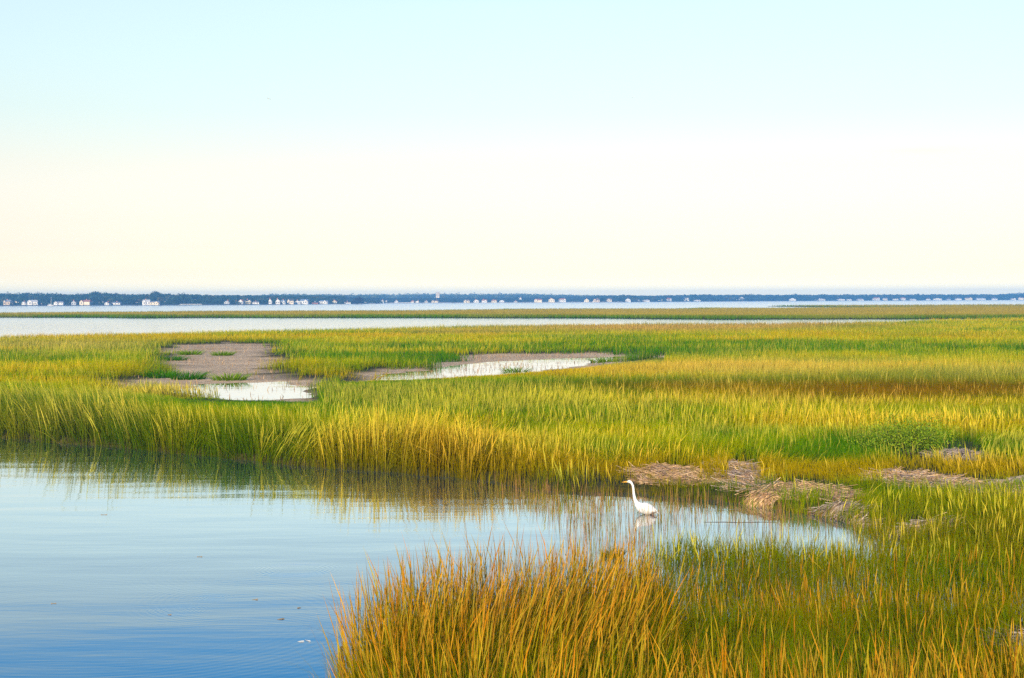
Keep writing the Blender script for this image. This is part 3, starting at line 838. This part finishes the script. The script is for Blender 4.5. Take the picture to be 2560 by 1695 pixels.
def gull(px, py, dist, span, bank, label, flap):
    x, y, z = at(px, dist, py)
    root = empty('gull', (x, y, z)); tag(root, label, 'bird')
    M = M_GULL
    b = MB(); b.tube([(.0, -.22, 0), (0, -.12, .01), (0, .02, 0), (0, .17, .01), (0, .27, .01)], [.012, .055, .07, .035, .006], 8); b.build('body', M, root, True)
    for s in (-1, 1):
        w = MB()
        zs = [0, .10 * flap, .04 * flap, -.03]
        xs = [.03, .22, .42, .60]
        ch = [.17, .16, .11, .02]
        for i in range(3):
            for z_ in (0,):
                a = (s * xs[i], -.02 * i, zs[i]); c = (s * xs[i + 1], -.02 * (i + 1), zs[i + 1])
                w.add([(a[0], a[1] - ch[i] / 2, a[2]), (a[0], a[1] + ch[i] / 2, a[2]), (c[0], c[1] + ch[i + 1] / 2, c[2]), (c[0], c[1] - ch[i + 1] / 2, c[2]),
                       (a[0], a[1] - ch[i] / 2, a[2] - .012), (a[0], a[1] + ch[i] / 2, a[2] - .012), (c[0], c[1] + ch[i + 1] / 2, c[2] - .008), (c[0], c[1] - ch[i + 1] / 2, c[2] - .008)],
                      [(0, 1, 2, 3), (7, 6, 5, 4), (0, 3, 7, 4), (1, 5, 6, 2), (0, 4, 5, 1), (3, 2, 6, 7)])
        w.build('wing', M, root)
    root.rotation_euler = (0, bank, math.radians(40)); root.scale = (span, span, span)
M_GULL = mat('gull_feathers', (.45, .47, .5), .7)

# ------------------------------------------------------------------ far shore: wood, trees, houses, boats
def land_z(x, y):
    up = y - shore_d(x, y)
    return np.clip(-0.4 + (up + 8) * .06, -0.5, 1.2) + np.clip(up - 25, 0, 260) * 0.028
def crown(c, rx, rz, n, colr, leaf):
    """Uneven crown of several lobes covered in leaf clumps."""
    lobes = [(c + RNG.normal(size=3) * np.array([rx * .38, rx * .38, rz * .30]), RNG.uniform(.5, .75)) for _ in range(6)]
    P = []
    Cc = []
    for lc, ls in lobes:
        m = n // 6
        d = RNG.normal(size=(m, 3)); d /= np.linalg.norm(d, axis=1)[:, None]
        r = RNG.uniform(.55, 1.05, m)[:, None] ** .6
        P.append(lc + d * r * np.array([rx, rx, rz]) * ls)
        Cc.append(np.tile(np.array(colr) * RNG.uniform(.7, 1.35), (m, 1)) * RNG.uniform(.75, 1.3, (m, 1)))
    V, F, C = leaf_cloud(np.concatenate(P), leaf, np.concatenate(Cc))
    return V, F, C
TOP_L = [(-500, 733), (0, 734), (25, 731), (45, 733.5), (61, 730), (92, 733), (123, 732), (154, 732), (167, 734.7), (220, 732.5), (237, 728), (274, 731), (307, 735), (360, 735.5), (373, 733), (386, 727.5), (402, 731), (439, 735), (461, 733), (500, 736), (545, 737), (600, 738), (680, 740), (720, 743), (760, 747), (860, 752)]
TOP_C = [(560, 738), (640, 737), (690, 733), (760, 734), (850, 735), (1000, 733.5), (1100, 731.5), (1200, 733), (1265, 731.5), (1330, 733), (1400, 736), (1520, 737), (1620, 739), (1700, 740)]
TOP_R = [(1490, 742), (1530, 740), (1560, 737.5), (1600, 739), (1640, 739), (1700, 736.5), (1735, 735.5), (1775, 736), (1830, 737), (1875, 736), (1960, 737), (1985, 736), (2080, 736), (2170, 736.5), (2220, 735.5), (2330, 735.8), (2430, 735.5), (2510, 736), (2560, 735), (3100, 733)]
TOP_F = [(2480, 738), (2520, 733), (2560, 731), (3000, 727)]
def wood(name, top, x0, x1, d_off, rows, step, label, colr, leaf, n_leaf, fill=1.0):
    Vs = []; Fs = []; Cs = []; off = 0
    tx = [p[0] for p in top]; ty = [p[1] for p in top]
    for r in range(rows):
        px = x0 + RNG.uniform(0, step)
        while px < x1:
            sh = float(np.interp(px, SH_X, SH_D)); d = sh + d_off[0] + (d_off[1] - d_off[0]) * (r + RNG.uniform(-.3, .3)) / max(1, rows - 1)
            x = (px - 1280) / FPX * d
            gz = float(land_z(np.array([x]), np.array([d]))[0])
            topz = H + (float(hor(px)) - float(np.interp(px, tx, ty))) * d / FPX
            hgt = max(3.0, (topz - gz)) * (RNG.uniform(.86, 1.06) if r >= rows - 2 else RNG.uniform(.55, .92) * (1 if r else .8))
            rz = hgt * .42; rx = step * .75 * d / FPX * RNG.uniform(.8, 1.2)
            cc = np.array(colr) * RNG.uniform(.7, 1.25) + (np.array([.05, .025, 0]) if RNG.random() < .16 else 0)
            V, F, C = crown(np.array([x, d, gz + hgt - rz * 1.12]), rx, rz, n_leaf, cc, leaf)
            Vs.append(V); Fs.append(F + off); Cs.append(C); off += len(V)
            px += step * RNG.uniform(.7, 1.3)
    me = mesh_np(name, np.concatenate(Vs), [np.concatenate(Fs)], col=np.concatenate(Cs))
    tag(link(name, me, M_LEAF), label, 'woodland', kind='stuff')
def tree(px, base_d, top_py, w_px, label, colr=(.03, .055, .02), name='tree', n=900, low=False):
    d = float(np.interp(px, SH_X, SH_D)) + base_d
    x = (px - 1280) / FPX * d
    gz = float(land_z(np.array([x]), np.array([d]))[0])
    hgt = H + (float(hor(px)) - top_py) * d / FPX - gz
    root = empty(name, (x, d, gz)); tag(root, label, 'tree')
    t = MB(); t.tube([(0, 0, -.5), (.1, 0, hgt * .3), (-.1, .1, hgt * .6)], [.35, .27, .12], 8)
    for k in range(5):
        a = k * 1.3; t.tube([(0, 0, hgt * (.28 + .06 * k)), (math.cos(a) * w_px * .18 * d / FPX, math.sin(a) * w_px * .18 * d / FPX, hgt * (.5 + .06 * k))], [.14, .05], 6)
    t.build('trunk', M_BARK, root)
    rz = hgt * (.5 if low else .40)
    V, F, C = crown(np.array([0, 0, hgt - rz * 1.12]), w_px * .5 * d / FPX, rz, n, colr, .55)
    V[:, 2] = np.maximum(V[:, 2], .1)
    link('crown', mesh_np('crown', V, [F], col=C), M_LEAF, root)

def scrub():
    Vs = []; Fs = []; Cs = []; off = 0
    for px in np.arange(-300, 2900, 5.0):
        px += RNG.uniform(-3, 3)
        if 1000 < px < 1540 and RNG.random() < .6: continue
        d = float(np.interp(px, SH_X, SH_D)) + RNG.uniform(14, 60); x = (px - 1280) / FPX * d
        gz = float(land_z(np.array([x]), np.array([d]))[0]); r = RNG.uniform(1.2, 3.2)
        V, F, C = crown(np.array([x, d, gz + r * .5]), r * 1.3, r * .8, 60, np.array([.03, .055, .02]) * RNG.uniform(.7, 1.5), .6)
        Vs.append(V); Fs.append(F + off); Cs.append(C); off += len(V)
    tag(link('shore_scrub', mesh_np('shore_scrub', np.concatenate(Vs), [np.concatenate(Fs)], col=np.concatenate(Cs)), M_LEAF), 'low dark bushes scattered between the houses of the far shore', 'bushes', kind='stuff')
WALLS = {'white': (.66, .65, .62), 'cream': (.66, .58, .42), 'grey': (.42, .44, .46), 'tan': (.55, .44, .32), 'brick red': (.40, .17, .11), 'pale grey': (.62, .63, .62), 'brown': (.30, .22, .16), 'beige': (.66, .58, .45)}
ROOFS = {'dark': (.09, .09, .10), 'grey': (.25, .26, .28), 'reddish': (.42, .18, .12), 'brown': (.20, .14, .10), 'pale': (.55, .54, .52), 'blue grey': (.20, .27, .36)}
MW = {k: mat('wall_' + k.replace(' ', '_'), v, .8, .2, noise=(.8, tuple(c * .88 for c in v), .35, .65)) for k, v in WALLS.items()}
MR = {k: mat('roof_' + k.replace(' ', '_'), v, .85, .2, noise=(1.5, tuple(c * .75 for c in v), .35, .65)) for k, v in ROOFS.items()}
M_GLASS = mat('window_glass', (.05, .07, .09), .1, .6)
M_TRIM = mat('white_trim', (.75, .74, .7), .7)
ORD = ['first', 'second', 'third', 'fourth', 'fifth', 'sixth', 'seventh', 'eighth', 'ninth', 'tenth', 'eleventh', 'twelfth', 'thirteenth', 'fourteenth']
# x, base y, width, height in source pixels, wall, roof, form
HOUSES = [(4, 760, 9, 9, 'grey', 'dark', 'low'), (22, 762, 20, 14, 'tan', 'grey', 'wide'), (43, 757, 14, 7, 'cream', 'brown', 'low'), (62, 762, 12, 9, 'white', 'grey', 'gable'), (83, 762, 28, 13, 'white', 'pale', 'wide'),
          (111, 760, 14, 9, 'tan', 'dark', 'gable'), (149, 762, 26, 10, 'pale grey', 'grey', 'wide'), (173, 758, 7, 8, 'cream', 'dark', 'gable'), (187, 762, 14, 11, 'grey', 'brown', 'gable'), (216, 762, 30, 13, 'cream', 'reddish', 'wide'),
          (256, 757, 18, 8, 'white', 'reddish', 'wide'), (270, 762, 14, 8, 'white', 'dark', 'gable'), (292, 761, 27, 7, 'white', 'grey', 'low'), (346, 757, 13, 8, 'cream', 'dark', 'gable'), (367, 762, 22, 14, 'white', 'pale', 'wide'),
          (389, 762, 27, 10, 'cream', 'grey', 'wide'), (415, 755, 7, 6, 'pale grey', 'dark', 'gable'), (428, 755, 9, 6, 'white', 'dark', 'low'), (461, 756, 16, 7, 'grey', 'pale', 'low'), (487, 752, 17, 4, 'pale grey', 'pale', 'low'),
          (537, 752, 9, 7, 'white', 'dark', 'gable'), (553, 753, 15, 6, 'pale grey', 'pale', 'low'), (568, 760, 15, 9, 'grey', 'blue grey', 'gable'), (590, 759, 12, 7, 'cream', 'dark', 'low'), (604, 760, 12, 13, 'white', 'reddish', 'gable'),
          (620, 759, 21, 11, 'cream', 'dark', 'wide'), (640, 760, 19, 7, 'white', 'grey', 'low'), (677, 760, 9, 14, 'white', 'dark', 'gable'), (695, 760, 12, 14, 'white', 'grey', 'gable'), (709, 760, 14, 11, 'pale grey', 'blue grey', 'wide'),
          (727, 760, 18, 14, 'beige', 'dark', 'wide'), (744, 761, 15, 10, 'white', 'dark', 'gable'), (762, 760, 24, 13, 'white', 'blue grey', 'wide'), (790, 759.5, 18, 5, 'brick red', 'dark', 'low'), (811, 759, 25, 9, 'white', 'blue grey', 'wide'),
          (838, 758, 13, 8, 'cream', 'reddish', 'gable'), (870, 759, 17, 5, 'white', 'dark', 'low'), (913, 758, 9, 6, 'cream', 'brown', 'gable'), (956, 756, 8, 7, 'white', 'brown', 'gable'), (967, 756, 7, 6, 'white', 'reddish', 'gable'), (991, 757, 9, 7, 'white', 'grey', 'gable'),
          (1032, 756.5, 9, 5, 'cream', 'reddish', 'low'), (1044, 757, 9, 6, 'white', 'brown', 'gable'), (1066, 756, 9, 5, 'cream', 'grey', 'low'), (1089, 756, 18, 6, 'cream', 'brown', 'wide'), (1167, 757, 16, 8, 'cream', 'brown', 'wide'),
          (1191, 757, 15, 8, 'white', 'reddish', 'gable'), (1212, 756.5, 15, 8, 'white', 'reddish', 'wide'), (1236, 756.5, 15, 7, 'cream', 'reddish', 'wide'), (1256, 755.5, 13, 6, 'white', 'pale', 'gable'), (1289, 756, 9, 4, 'white', 'brown', 'low'),
          (1301, 748.5, 7, 5, 'white', 'pale', 'gable'), (1346, 756, 22, 9, 'cream', 'reddish', 'wide'), (1380, 756, 17, 11, 'cream', 'reddish', 'gable'), (1406, 755, 18, 10, 'white', 'reddish', 'wide'), (1467, 756, 13, 9, 'cream', 'brown', 'gable'), (1491, 755, 18, 9, 'tan', 'brown', 'wide'),
          (1523, 754, 13, 9, 'beige', 'brown', 'wide'), (1544, 751, 7, 6, 'white', 'dark', 'gable'), (1571, 755, 15, 9, 'white', 'grey', 'gable'), (1597, 747, 8, 4, 'white', 'grey', 'low'), (1615, 754.5, 23, 5, 'white', 'pale', 'low'),
          (1650, 752, 14, 5, 'white', 'grey', 'low'), (1672, 752.5, 13, 8, 'white', 'reddish', 'wide'), (1716, 752, 15, 9, 'white', 'grey', 'wide'), (1742, 752.5, 18, 5, 'white', 'dark', 'low'), (1770, 750, 8, 5, 'pale grey', 'grey', 'gable'), (1796, 750.5, 9, 4, 'grey', 'dark', 'low'),
          (1832, 750, 20, 6, 'white', 'pale', 'low'), (1853, 750.5, 16, 9, 'white', 'grey', 'gable'), (1981, 751.5, 19, 7, 'white', 'dark', 'gable'), (2050, 751, 27, 5, 'white', 'pale', 'low'), (2102, 751, 19, 5, 'white', 'dark', 'wide'),
          (2123, 751, 14, 3.5, 'pale grey', 'pale', 'low'), (2150, 751, 18, 5, 'white', 'grey', 'low'), (2190, 750.5, 18, 8, 'white', 'reddish', 'wide'), (2213, 750.5, 13, 6, 'beige', 'grey', 'wide'), (2238, 750, 16, 5, 'pale grey', 'brown', 'low'), (2257, 750, 13, 7, 'white', 'reddish', 'wide'),
          (2281, 750.5, 18, 4.5, 'white', 'grey', 'low'), (2320, 750, 12, 5, 'white', 'brown', 'low'), (2344, 750.5, 24, 5, 'white', 'pale', 'gable'), (2371, 750, 10, 5, 'grey', 'dark', 'low'), (2395, 750.5, 18, 5, 'white', 'grey', 'wide'),
          (2422, 750.5, 20, 7, 'cream', 'brown', 'wide'), (2451, 750.5, 26, 5, 'white', 'pale', 'low'), (2486, 749.5, 16, 5, 'white', 'grey', 'low'), (2515, 748, 7, 5, 'tan', 'reddish', 'gable'), (2532, 749.5, 14, 5, 'white', 'dark', 'wide'), (2552, 749.5, 15, 7, 'beige', 'brown', 'wide')]
LAND = [(-2, 'the left edge of the picture'), (127, 'the moored sailboat'), (387, 'the tallest tree crown on the left shore'), (894, 'the lone dark tree on the point'), (1095, 'the square tower'), (1475, 'the two small boats'), (1870, 'the big white gabled house on the right shore'), (2562, 'the right edge of the picture')]
def house_label(i):
    px, by, w, h, wall, roof, form = HOUSES[i]
    if abs(px - 1853) < 1: return 'big white gabled house before dark trees on the right shore'
    best = None
    for lx, nm in LAND:
        k = sum(1 for hh in HOUSES if (min(lx, px) < hh[0] < max(lx, px)))
        if best is None or k < best[0]: best = (k, lx, nm)
    k, lx, nm = best
    size = 'large' if w * h > 240 else ('small' if w * h < 80 else 'mid-sized')
    side = 'right' if px > lx else 'left'
    if 'edge' in nm: pos = f'{ORD[k]} from {nm}'
    else: pos = f'{ORD[k]} to the {side} of {nm}'
    pos = pos.replace(' of the picture', '').replace(' on the right shore', '').replace(' on the left shore', '').replace(' on the point', '')
    return f'{wall} house, {roof} roof, {pos}' if len(pos.split()) > 9 else f'{size} {wall} house, {roof} roof, {pos}'
def house(i):
    px, by, w, h, wall, roof, form = HOUSES[i]
    sh = float(np.interp(px, SH_X, SH_D)); hz = float(hor(px))
    # distance where the sloping land has the height this house is seen at
    d = sh + 24
    for dd in np.linspace(sh + 12, sh + 260, 60):
        z = H - (by - hz) * dd / FPX
        d = dd
        if land_z(np.array([(px - 1280) / FPX * dd]), np.array([dd]))[0] >= z: break
        if H - (by - hz) * dd / FPX > 5.5: break
    x = (px - 1280) / FPX * d; zb = float(land_z(np.array([x]), np.array([d]))[0])
    sc = d / FPX
    W_ = w * sc * .88; Hh = h * sc * .9; D = min(W_, 11) * .8
    rz = random.uniform(-.35, .35)
    root = empty('house', (x, d, zb), rz)
    tag(root, house_label(i), 'house', 'houses along the far shore')
    body = {'low': .55, 'wide': .62, 'gable': .58}[form] * Hh
    rh = Hh - body
    wl = MB(); wl.box(-W_ / 2, W_ / 2, -D / 2, D / 2, -2.0, body)
    e = .35
    rf = MB()
    def roof_x(x0, x1, y0, y1, z0, z1):   # ridge along x
        ym = (y0 + y1) / 2
        rf.add([(x0, y0, z0), (x1, y0, z0), (x1, y1, z0), (x0, y1, z0), (x0 + (x1 - x0) * hip, ym, z1), (x1 - (x1 - x0) * hip, ym, z1)], [(0, 1, 5, 4), (2, 3, 4, 5), (0, 4, 3), (1, 2, 5), (3, 2, 1, 0)])
    def gable_y(x0, x1, y0, y1, z0, z1):  # ridge along y, gable wall facing the water
        xm = (x0 + x1) / 2
        wl.add([(x0 + e, y0 + .12, z0 - .05), (x1 - e, y0 + .12, z0 - .05), (xm, y0 + .12, z1 - .3)], [(0, 1, 2)])
        rf.add([(x0, y0, z0 - .1), (xm, y0, z1), (x1, y0, z0 - .1), (x0, y1, z0 - .1), (xm, y1, z1), (x1, y1, z0 - .1), (x0 + .25, y0, z0 - .1), (xm, y0, z1 - .3), (x1 - .25, y0, z0 - .1), (x0 + .25, y1, z0 - .1), (xm, y1, z1 - .3), (x1 - .25, y1, z0 - .1)],
               [(0, 1, 4, 3), (1, 2, 5, 4), (6, 9, 10, 7), (7, 10, 11, 8), (0, 6, 7, 1), (1, 7, 8, 2), (3, 4, 10, 9), (4, 5, 11, 10), (0, 3, 9, 6), (2, 8, 11, 5)])
    hip = {'low': .16, 'wide': .10, 'gable': .0}[form]
    if form == 'gable':
        gable_y(-W_ / 2 - e, W_ / 2 + e, -D / 2 - e, D / 2 + e, body, Hh)
    else:
        roof_x(-W_ / 2 - e, W_ / 2 + e, -D / 2 - e, D / 2 + e, body, Hh)
    if form == 'wide':   # projecting gabled bay
        gx = random.choice((-1, 1)) * W_ * .24; gw = W_ * .34
        wl.box(gx - gw / 2, gx + gw / 2, -D / 2 - 1.6, -D / 2 + .003, -2.0, body * 1.02)
        gable_y(gx - gw / 2 - e, gx + gw / 2 + e, -D / 2 - 1.6 - e, 0, body * 1.02, Hh * .97)
    wl.build('wall', MW[wall], root)
    r = rf.build('roof', MR[roof], root)
    if random.random() < .7:
        c = MB(); cx = random.uniform(-.25, .25) * W_; c.box(cx - .5, cx + .5, -.1, .9, body, Hh + .9); c.build('chimney', MW['brick red'] if wall != 'brick red' else MW['grey'], r)
    n = max(2, min(6, int(W_ / 2.6)))
    floors = 2 if body > 4.6 else 1
    for f in range(floors):
        for k in range(n):
            wx = -W_ / 2 + (k + .5) * W_ / n
            zc = body * ((f + .52) / floors)
            fy = -D / 2
            if form == 'wide' and abs(wx - gx) < gw / 2 + .5: fy -= 1.6; wx = gx
            wh = min(1.5, body / floors * .45); ww = min(1.3, W_ / n * .45)
            wn = MB(); wn.box(wx - ww / 2, wx + ww / 2, fy - .06, fy + .02, zc - wh / 2, zc + wh / 2)
            wn.build('window', M_GLASS, root)
            if fy < -D / 2 - 1 and k + 1 < n and abs(-W_ / 2 + (k + 1.5) * W_ / n - gx) < gw / 2 + .5:
                break

def tower():
    x, y, z = at(1095, 3050, 741)
    root = empty('square_tower', (x, y, z - 8)); tag(root, 'pale square tower block standing above the hazy wooded hill', 'tower')
    w = MB(); w.box(-3.4, 3.4, -3.4, 3.4, -6, 16.5); w.build('wall', MW['beige'], root)
    r = MB(); r.box(-3.9, 3.9, -3.9, 3.9, 16.5, 17.2); r.build('roof', MR['pale'], root)
    for f in range(3):
        for k in range(2):
            n = MB(); n.box(-2.2 + k * 2.6, -.6 + k * 2.6, -3.46, -3.38, 8.5 + f * 2.7, 10.2 + f * 2.7); n.build('window', M_GLASS, root)
def boats():
    d = 1600.; x, y, z = at(127, d)
    root = empty('sailboat', (x, y, 0)); tag(root, 'white sailboat with a bare tall mast moored before the left shore houses', 'boat')
    def hull(L, B, Hh):
        st = [(-.5, .55, .95), (-.3, .9, .9), (0, 1, .9), (.3, .75, 1.0), (.5, .05, 1.2)]
        v = []; f = []
        for t, b, s in st:
            v += [(t * L, -b * B / 2, Hh * s), (t * L, -b * B / 3, Hh * .1), (t * L, 0, -Hh * .3), (t * L, b * B / 3, Hh * .1), (t * L, b * B / 2, Hh * s)]
        for i in range(4):
            for k in range(4): f.append((i * 5 + k, i * 5 + k + 1, i * 5 + k + 6, i * 5 + k + 5))
            f.append((i * 5, i * 5 + 5, i * 5 + 9, i * 5 + 4))
        f.append((0, 1, 2, 3, 4))
        return v, f
    m = MB(); m.add(*hull(6.2, 2.3, 1.0)); m.build('hull', MW['white'], root)
    m = MB(); m.box(-1.6, 1.0, -.6, .6, .85, 1.4); m.build('cabin', MW['white'], root)
    m = MB(); m.tube([(.6, 0, .9), (.6, 0, 9.2)], [.16, .10], 8); m.build('mast', M_TRIM, root)
    m = MB(); m.tube([(.5, 0, 1.9), (-2.4, 0, 2.0)], [.12, .10], 8); m.build('boom', M_TRIM, root)
    for px, py, L, lb in ((1461, 757.8, 6, 'small dark motorboat, the left one of two off the centre shore'), (1483, 758, 7, 'small dark motorboat, the right one of two off the centre shore')):
        d = 2050.
        x, y, _ = at(px, d)
        r = empty('motorboat', (x, y, 0)); tag(r, lb, 'boat', 'motorboats off the centre shore')
        m = MB(); m.add(*hull(L, 2.2, .9)); m.build('hull', MW['grey'], r)
        m = MB(); m.box(-.6, .8, -.7, .7, .8, 1.9); m.build('cabin', MW['pale grey'], r)
    # jetties along the left shore
    for px, ln, lb in ((478, 24, 'long pale low jetty along the left shore below the dark trees'), (1015, 22, 'low pale sea wall jetty on the centre shore left of the square tower')):
        d = float(np.interp(px, SH_X, SH_D)) - 9
        x = (px - 1280) / FPX * d
        r = empty('jetty', (x, d, 0)); tag(r, lb, 'jetty')
        m = MB(); m.box(-ln / 2, ln / 2, -1, 1, .9, 1.25); m.build('deck', M_TRIM, r)
        for k in range(6):
            m = MB(); xx = -ln / 2 + .6 + k * (ln - 1.2) / 5; m.tube([(xx, -.7, -.6), (xx, -.7, 1.3)], [.16, .16], 6); m.build('post', M_BARK, r)

# ------------------------------------------------------------------ small floating things
M_DEADLEAF = mat('dead_leaf', (.22, .19, .14), .7); M_FOAM = mat('feather_white', (.45, .5, .55), .8); M_DARKWOOD = mat('wet_wood', (.035, .025, .02), .5, noise=(8, (.07, .05, .04), .4, .6))
def floats():
    def leaf(px, py, L, wd, m, label, cat, name, rz):
        x, y = (float(v) for v in ground(px, py))
        v = []; f = []; n = 7; L *= .8; wd *= .55
        for i in range(n):
            t = i / (n - 1); b = wd * math.sin(math.pi * min(.97, max(.04, t))) * (.8 + .4 * random.random()); lift = .005 * math.sin(t * 5 + px) + .006
            v += [((t - .5) * L, -b / 2, .004 + lift), ((t - .5) * L, b / 2, .004 + lift * .6), ((t - .5) * L, b / 2, .001), ((t - .5) * L, -b / 2, .001)]
        for i in range(n - 1):
            a = i * 4
            for k in range(4): f.append((a + k, a + 4 + k, a + 4 + (k + 1) % 4, a + (k + 1) % 4))
        f += [(0, 1, 2, 3), (n * 4 - 1, n * 4 - 2, n * 4 - 3, n * 4 - 4)]
        b = MB(); b.add(v, f); o = b.build(name, m); o.location = (x, y, 0); o.rotation_euler = (0, 0, rz); tag(o, label, cat)
    leaf(702, 1548, .13, .03, M_DEADLEAF, 'curled brown leaf afloat left of the tall orange grass', 'leaf', 'floating_leaf', .5)
    leaf(499, 1392, .11, .03, M_DEADLEAF, 'dark leaf afloat in the middle of the pale blue creek', 'leaf', 'floating_leaf', .05)
    leaf(748, 1520, .08, .02, M_DEADLEAF, 'thin leaf afloat nearest above the curled brown leaf', 'leaf', 'floating_leaf', .7)
    leaf(134, 1509, .09, .02, M_DEADLEAF, 'small dark leaf afloat near the left edge of the creek', 'leaf', 'floating_leaf', .2)
    leaf(638, 1499, .10, .02, M_DEADLEAF, 'slim dark leaf afloat inside the ripple rings', 'leaf', 'floating_leaf', 0)
    leaf(424, 1537, .06, .02, M_DEADLEAF, 'tiny dark scrap afloat below the ripple rings', 'leaf', 'floating_leaf', 0)
    leaf(260, 1287, .16, .03, M_DEADLEAF, 'long dark leaf afloat below the reflection of the far bank', 'leaf', 'floating_leaf', 0)
    leaf(770, 1602, .15, .035, M_FOAM, 'white feather afloat left of the foreground grass, right one of the pair', 'feather', 'floating_feather', -.9)
    leaf(752, 1604, .10, .03, M_FOAM, 'white feather afloat left of the foreground grass, left one of the pair', 'feather', 'floating_feather', 0)
    x, y = (float(v) for v in ground(852, 1668))
    m = MB(); m.tube([(0, 0, -.3), (.01, 0, .06), (.0, .0, .15), (.012, 0, .25)], [.05, .045, .03, .012], 9); o = m.build('stump', M_DARKWOOD, None, True); o.location = (x, y, 0)
    tag(o, 'short dark rotten stump at the left foot of the tall orange grass', 'stump')
    x, y = (float(v) for v in ground(1850, 1306))
    m = MB(); m.tube([(-.7, 0, .001), (-.3, .03, .003), (0, -.03, .001), (.4, .05, .003), (.7, 0, .001)], [.003, .006, .006, .005, .002], 7); o = m.build('driftwood_pole', M_DARKWOOD, None, True); o.location = (x, y, 0); o.rotation_euler = (0, 0, -.05)
    tag(o, 'thin dark pole afloat in the inlet right of the egret', 'driftwood')

# ------------------------------------------------------------------ build everything
STAGE_FAR = True; STAGE_GRASS = True
if STAGE_FAR:
    wood('left_wood', TOP_L, -420, 860, (45, 330), 6, 9, 'dark blue green wood behind the houses of the left shore', (.030, .060, .026), .8, 170)
    wood('distant_wood', TOP_C, 560, 1720, (950, 1640), 7, 9, 'pale hazy wooded hills behind the centre shore', (.085, .12, .06), 1.1, 150)  # leaf colour lightened to paint extra haze into the far hills
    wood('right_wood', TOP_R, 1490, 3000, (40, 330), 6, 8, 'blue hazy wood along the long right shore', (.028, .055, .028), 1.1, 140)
    wood('ridge_wood', TOP_F, 2480, 3000, (450, 700), 3, 8, 'faint wooded ridge above the right edge of the far shore', (.03, .06, .03), 1.2, 120)
    scrub()
    for a in [(61, 120, 730, 16, 'broad round tree crown above the small white gabled houses left of the sailboat'), (25, 120, 731.5, 14, 'low round tree crown over the tan house near the left edge'),
              (123, 120, 731.5, 15, 'round tree crown rising straight behind the moored sailboat'), (154, 120, 731.5, 16, 'flat topped tree behind the long pale grey house'),
              (238, 120, 727.5, 20, 'high domed tree behind the cream house with the red roof'), (276, 120, 729.5, 7, 'narrow pointed tree just right of the high domed tree'),
              (386, 120, 727, 24, 'tallest tree crown on the left shore, above the large white house'), (462, 120, 732, 15, 'small domed tree above the pale jetty'),
              (402, 60, 733, 16, 'dark tree standing right against the tallest crown'), (90, 25, 757, 9, 'low waterside tree between the white houses and the sailboat'),
              (160, 30, 752, 12, 'small dark tree at the right end of the long pale grey house'), (440, 30, 743, 20, 'dark waterside tree left of the pale jetty'), (330, 30, 745, 22, 'wide dark waterside tree left of the large white house'),
              (1735, 120, 734.7, 16, 'round tree behind the low white house on the right shore'), (1775, 120, 735, 12, 'small tree crown right of the round tree on the right shore'),
              (1872, 100, 734.7, 26, 'broad dark tree right of the big white gabled house'), (1985, 110, 734.5, 14, 'rounded tree crown over the white gabled house alone on the right shore'),
              (2218, 110, 734.5, 14, 'rounded tree crown behind the reddish roofed house on the right shore'), (2296, 110, 732.5, 10, 'pointed tree crown sticking out highest on the right shore'), (2436, 110, 734, 8, 'slim tree top behind the cream house near the right edge')]:
        tree(*a)
    tree(894, 22, 742.5, 27, 'lone dark block shaped tree at the tip of the point', (.035, .03, .028), n=2600, low=True)
    tree(1060, 30, 748, 9, 'small dark round tree on the beach left of the square tower', (.03, .05, .03))
    tree(1137, 30, 747, 12, 'dark blue tree in the gap right of the square tower', (.03, .05, .03)); tree(1318, 30, 748, 14, 'dark tree between the lone white cottage and the wide cream house', (.03, .05, .03))
    for i in range(len(HOUSES)): house(i)
    tower(); boats()
egret(); floats(); heaps()
gull(676, 249, 165, .5, .25, 'distant gull gliding in the upper left sky', 1.2)
gull(1583, 246, 165, .45, -.45, 'distant gull banking in the upper right sky', .8)
shrub(2270, 1150, 3.0, .95, 6500, 'bushy green shrub rising from the marsh left of the grey brush pile')
tuft(475, 888, .5, 170, .9, LIME * .5 + GREEN * .5, 'low green tuft at the upper left of the muddy pan'); tuft(557, 890, .45, 150, .8, LIME * .5 + GREEN * .5, 'low green tuft at the upper middle of the muddy pan')
tuft(470, 950, .55, 220, .9, GREEN, 'bright green tuft just above the left end of the small pool'); tuft(573, 952, .5, 200, .9, LIME * .6 + GREEN * .4, 'small yellow green tuft above the middle of the small pool')
tuft(400, 946, .55, 200, .9, GREEN, 'green tuft at the left rim of the muddy pan'); tuft(430, 902, .45, 160, 1.0, GREEN, 'narrow green tuft in the middle left of the muddy pan')
tuft(1290, 928, .4, 120, .8, LIME * .6 + GREEN * .4, 'green tuft in the long pool, left one of two'); tuft(1510, 905, .45, 140, .9, LIME * .6 + GREEN * .4, 'green tuft at the right end of the long pool')
tuft(1533, 1392, .22, 220, .16, RUST * .5 + GREEN * .4, 'small brown tuft standing alone in the water below the egret', z=-.02)
if STAGE_GRASS:
    main_marsh(); island_grass(); emergent()

# ------------------------------------------------------------------ haze
HAZE = 0.00023
if HAZE > 0:
    hm = MB(); hm.box(-2500, 2500, -8, 4400, -2.5, 30)
    m = bpy.data.materials.new('haze'); m.use_nodes = True
    t = m.node_tree; t.nodes.clear(); o_ = t.nodes.new('ShaderNodeOutputMaterial'); v = t.nodes.new('ShaderNodeVolumePrincipled')
    v.inputs['Color'].default_value = (.16, .50, 1.0, 1); v.inputs['Density'].default_value = HAZE; v.inputs['Anisotropy'].default_value = 0.0
    t.links.new(v.outputs[0], o_.inputs['Volume'])
    ho = hm.build('haze', m); tag(ho, 'thin blue haze over the bay', 'haze', kind='stuff')
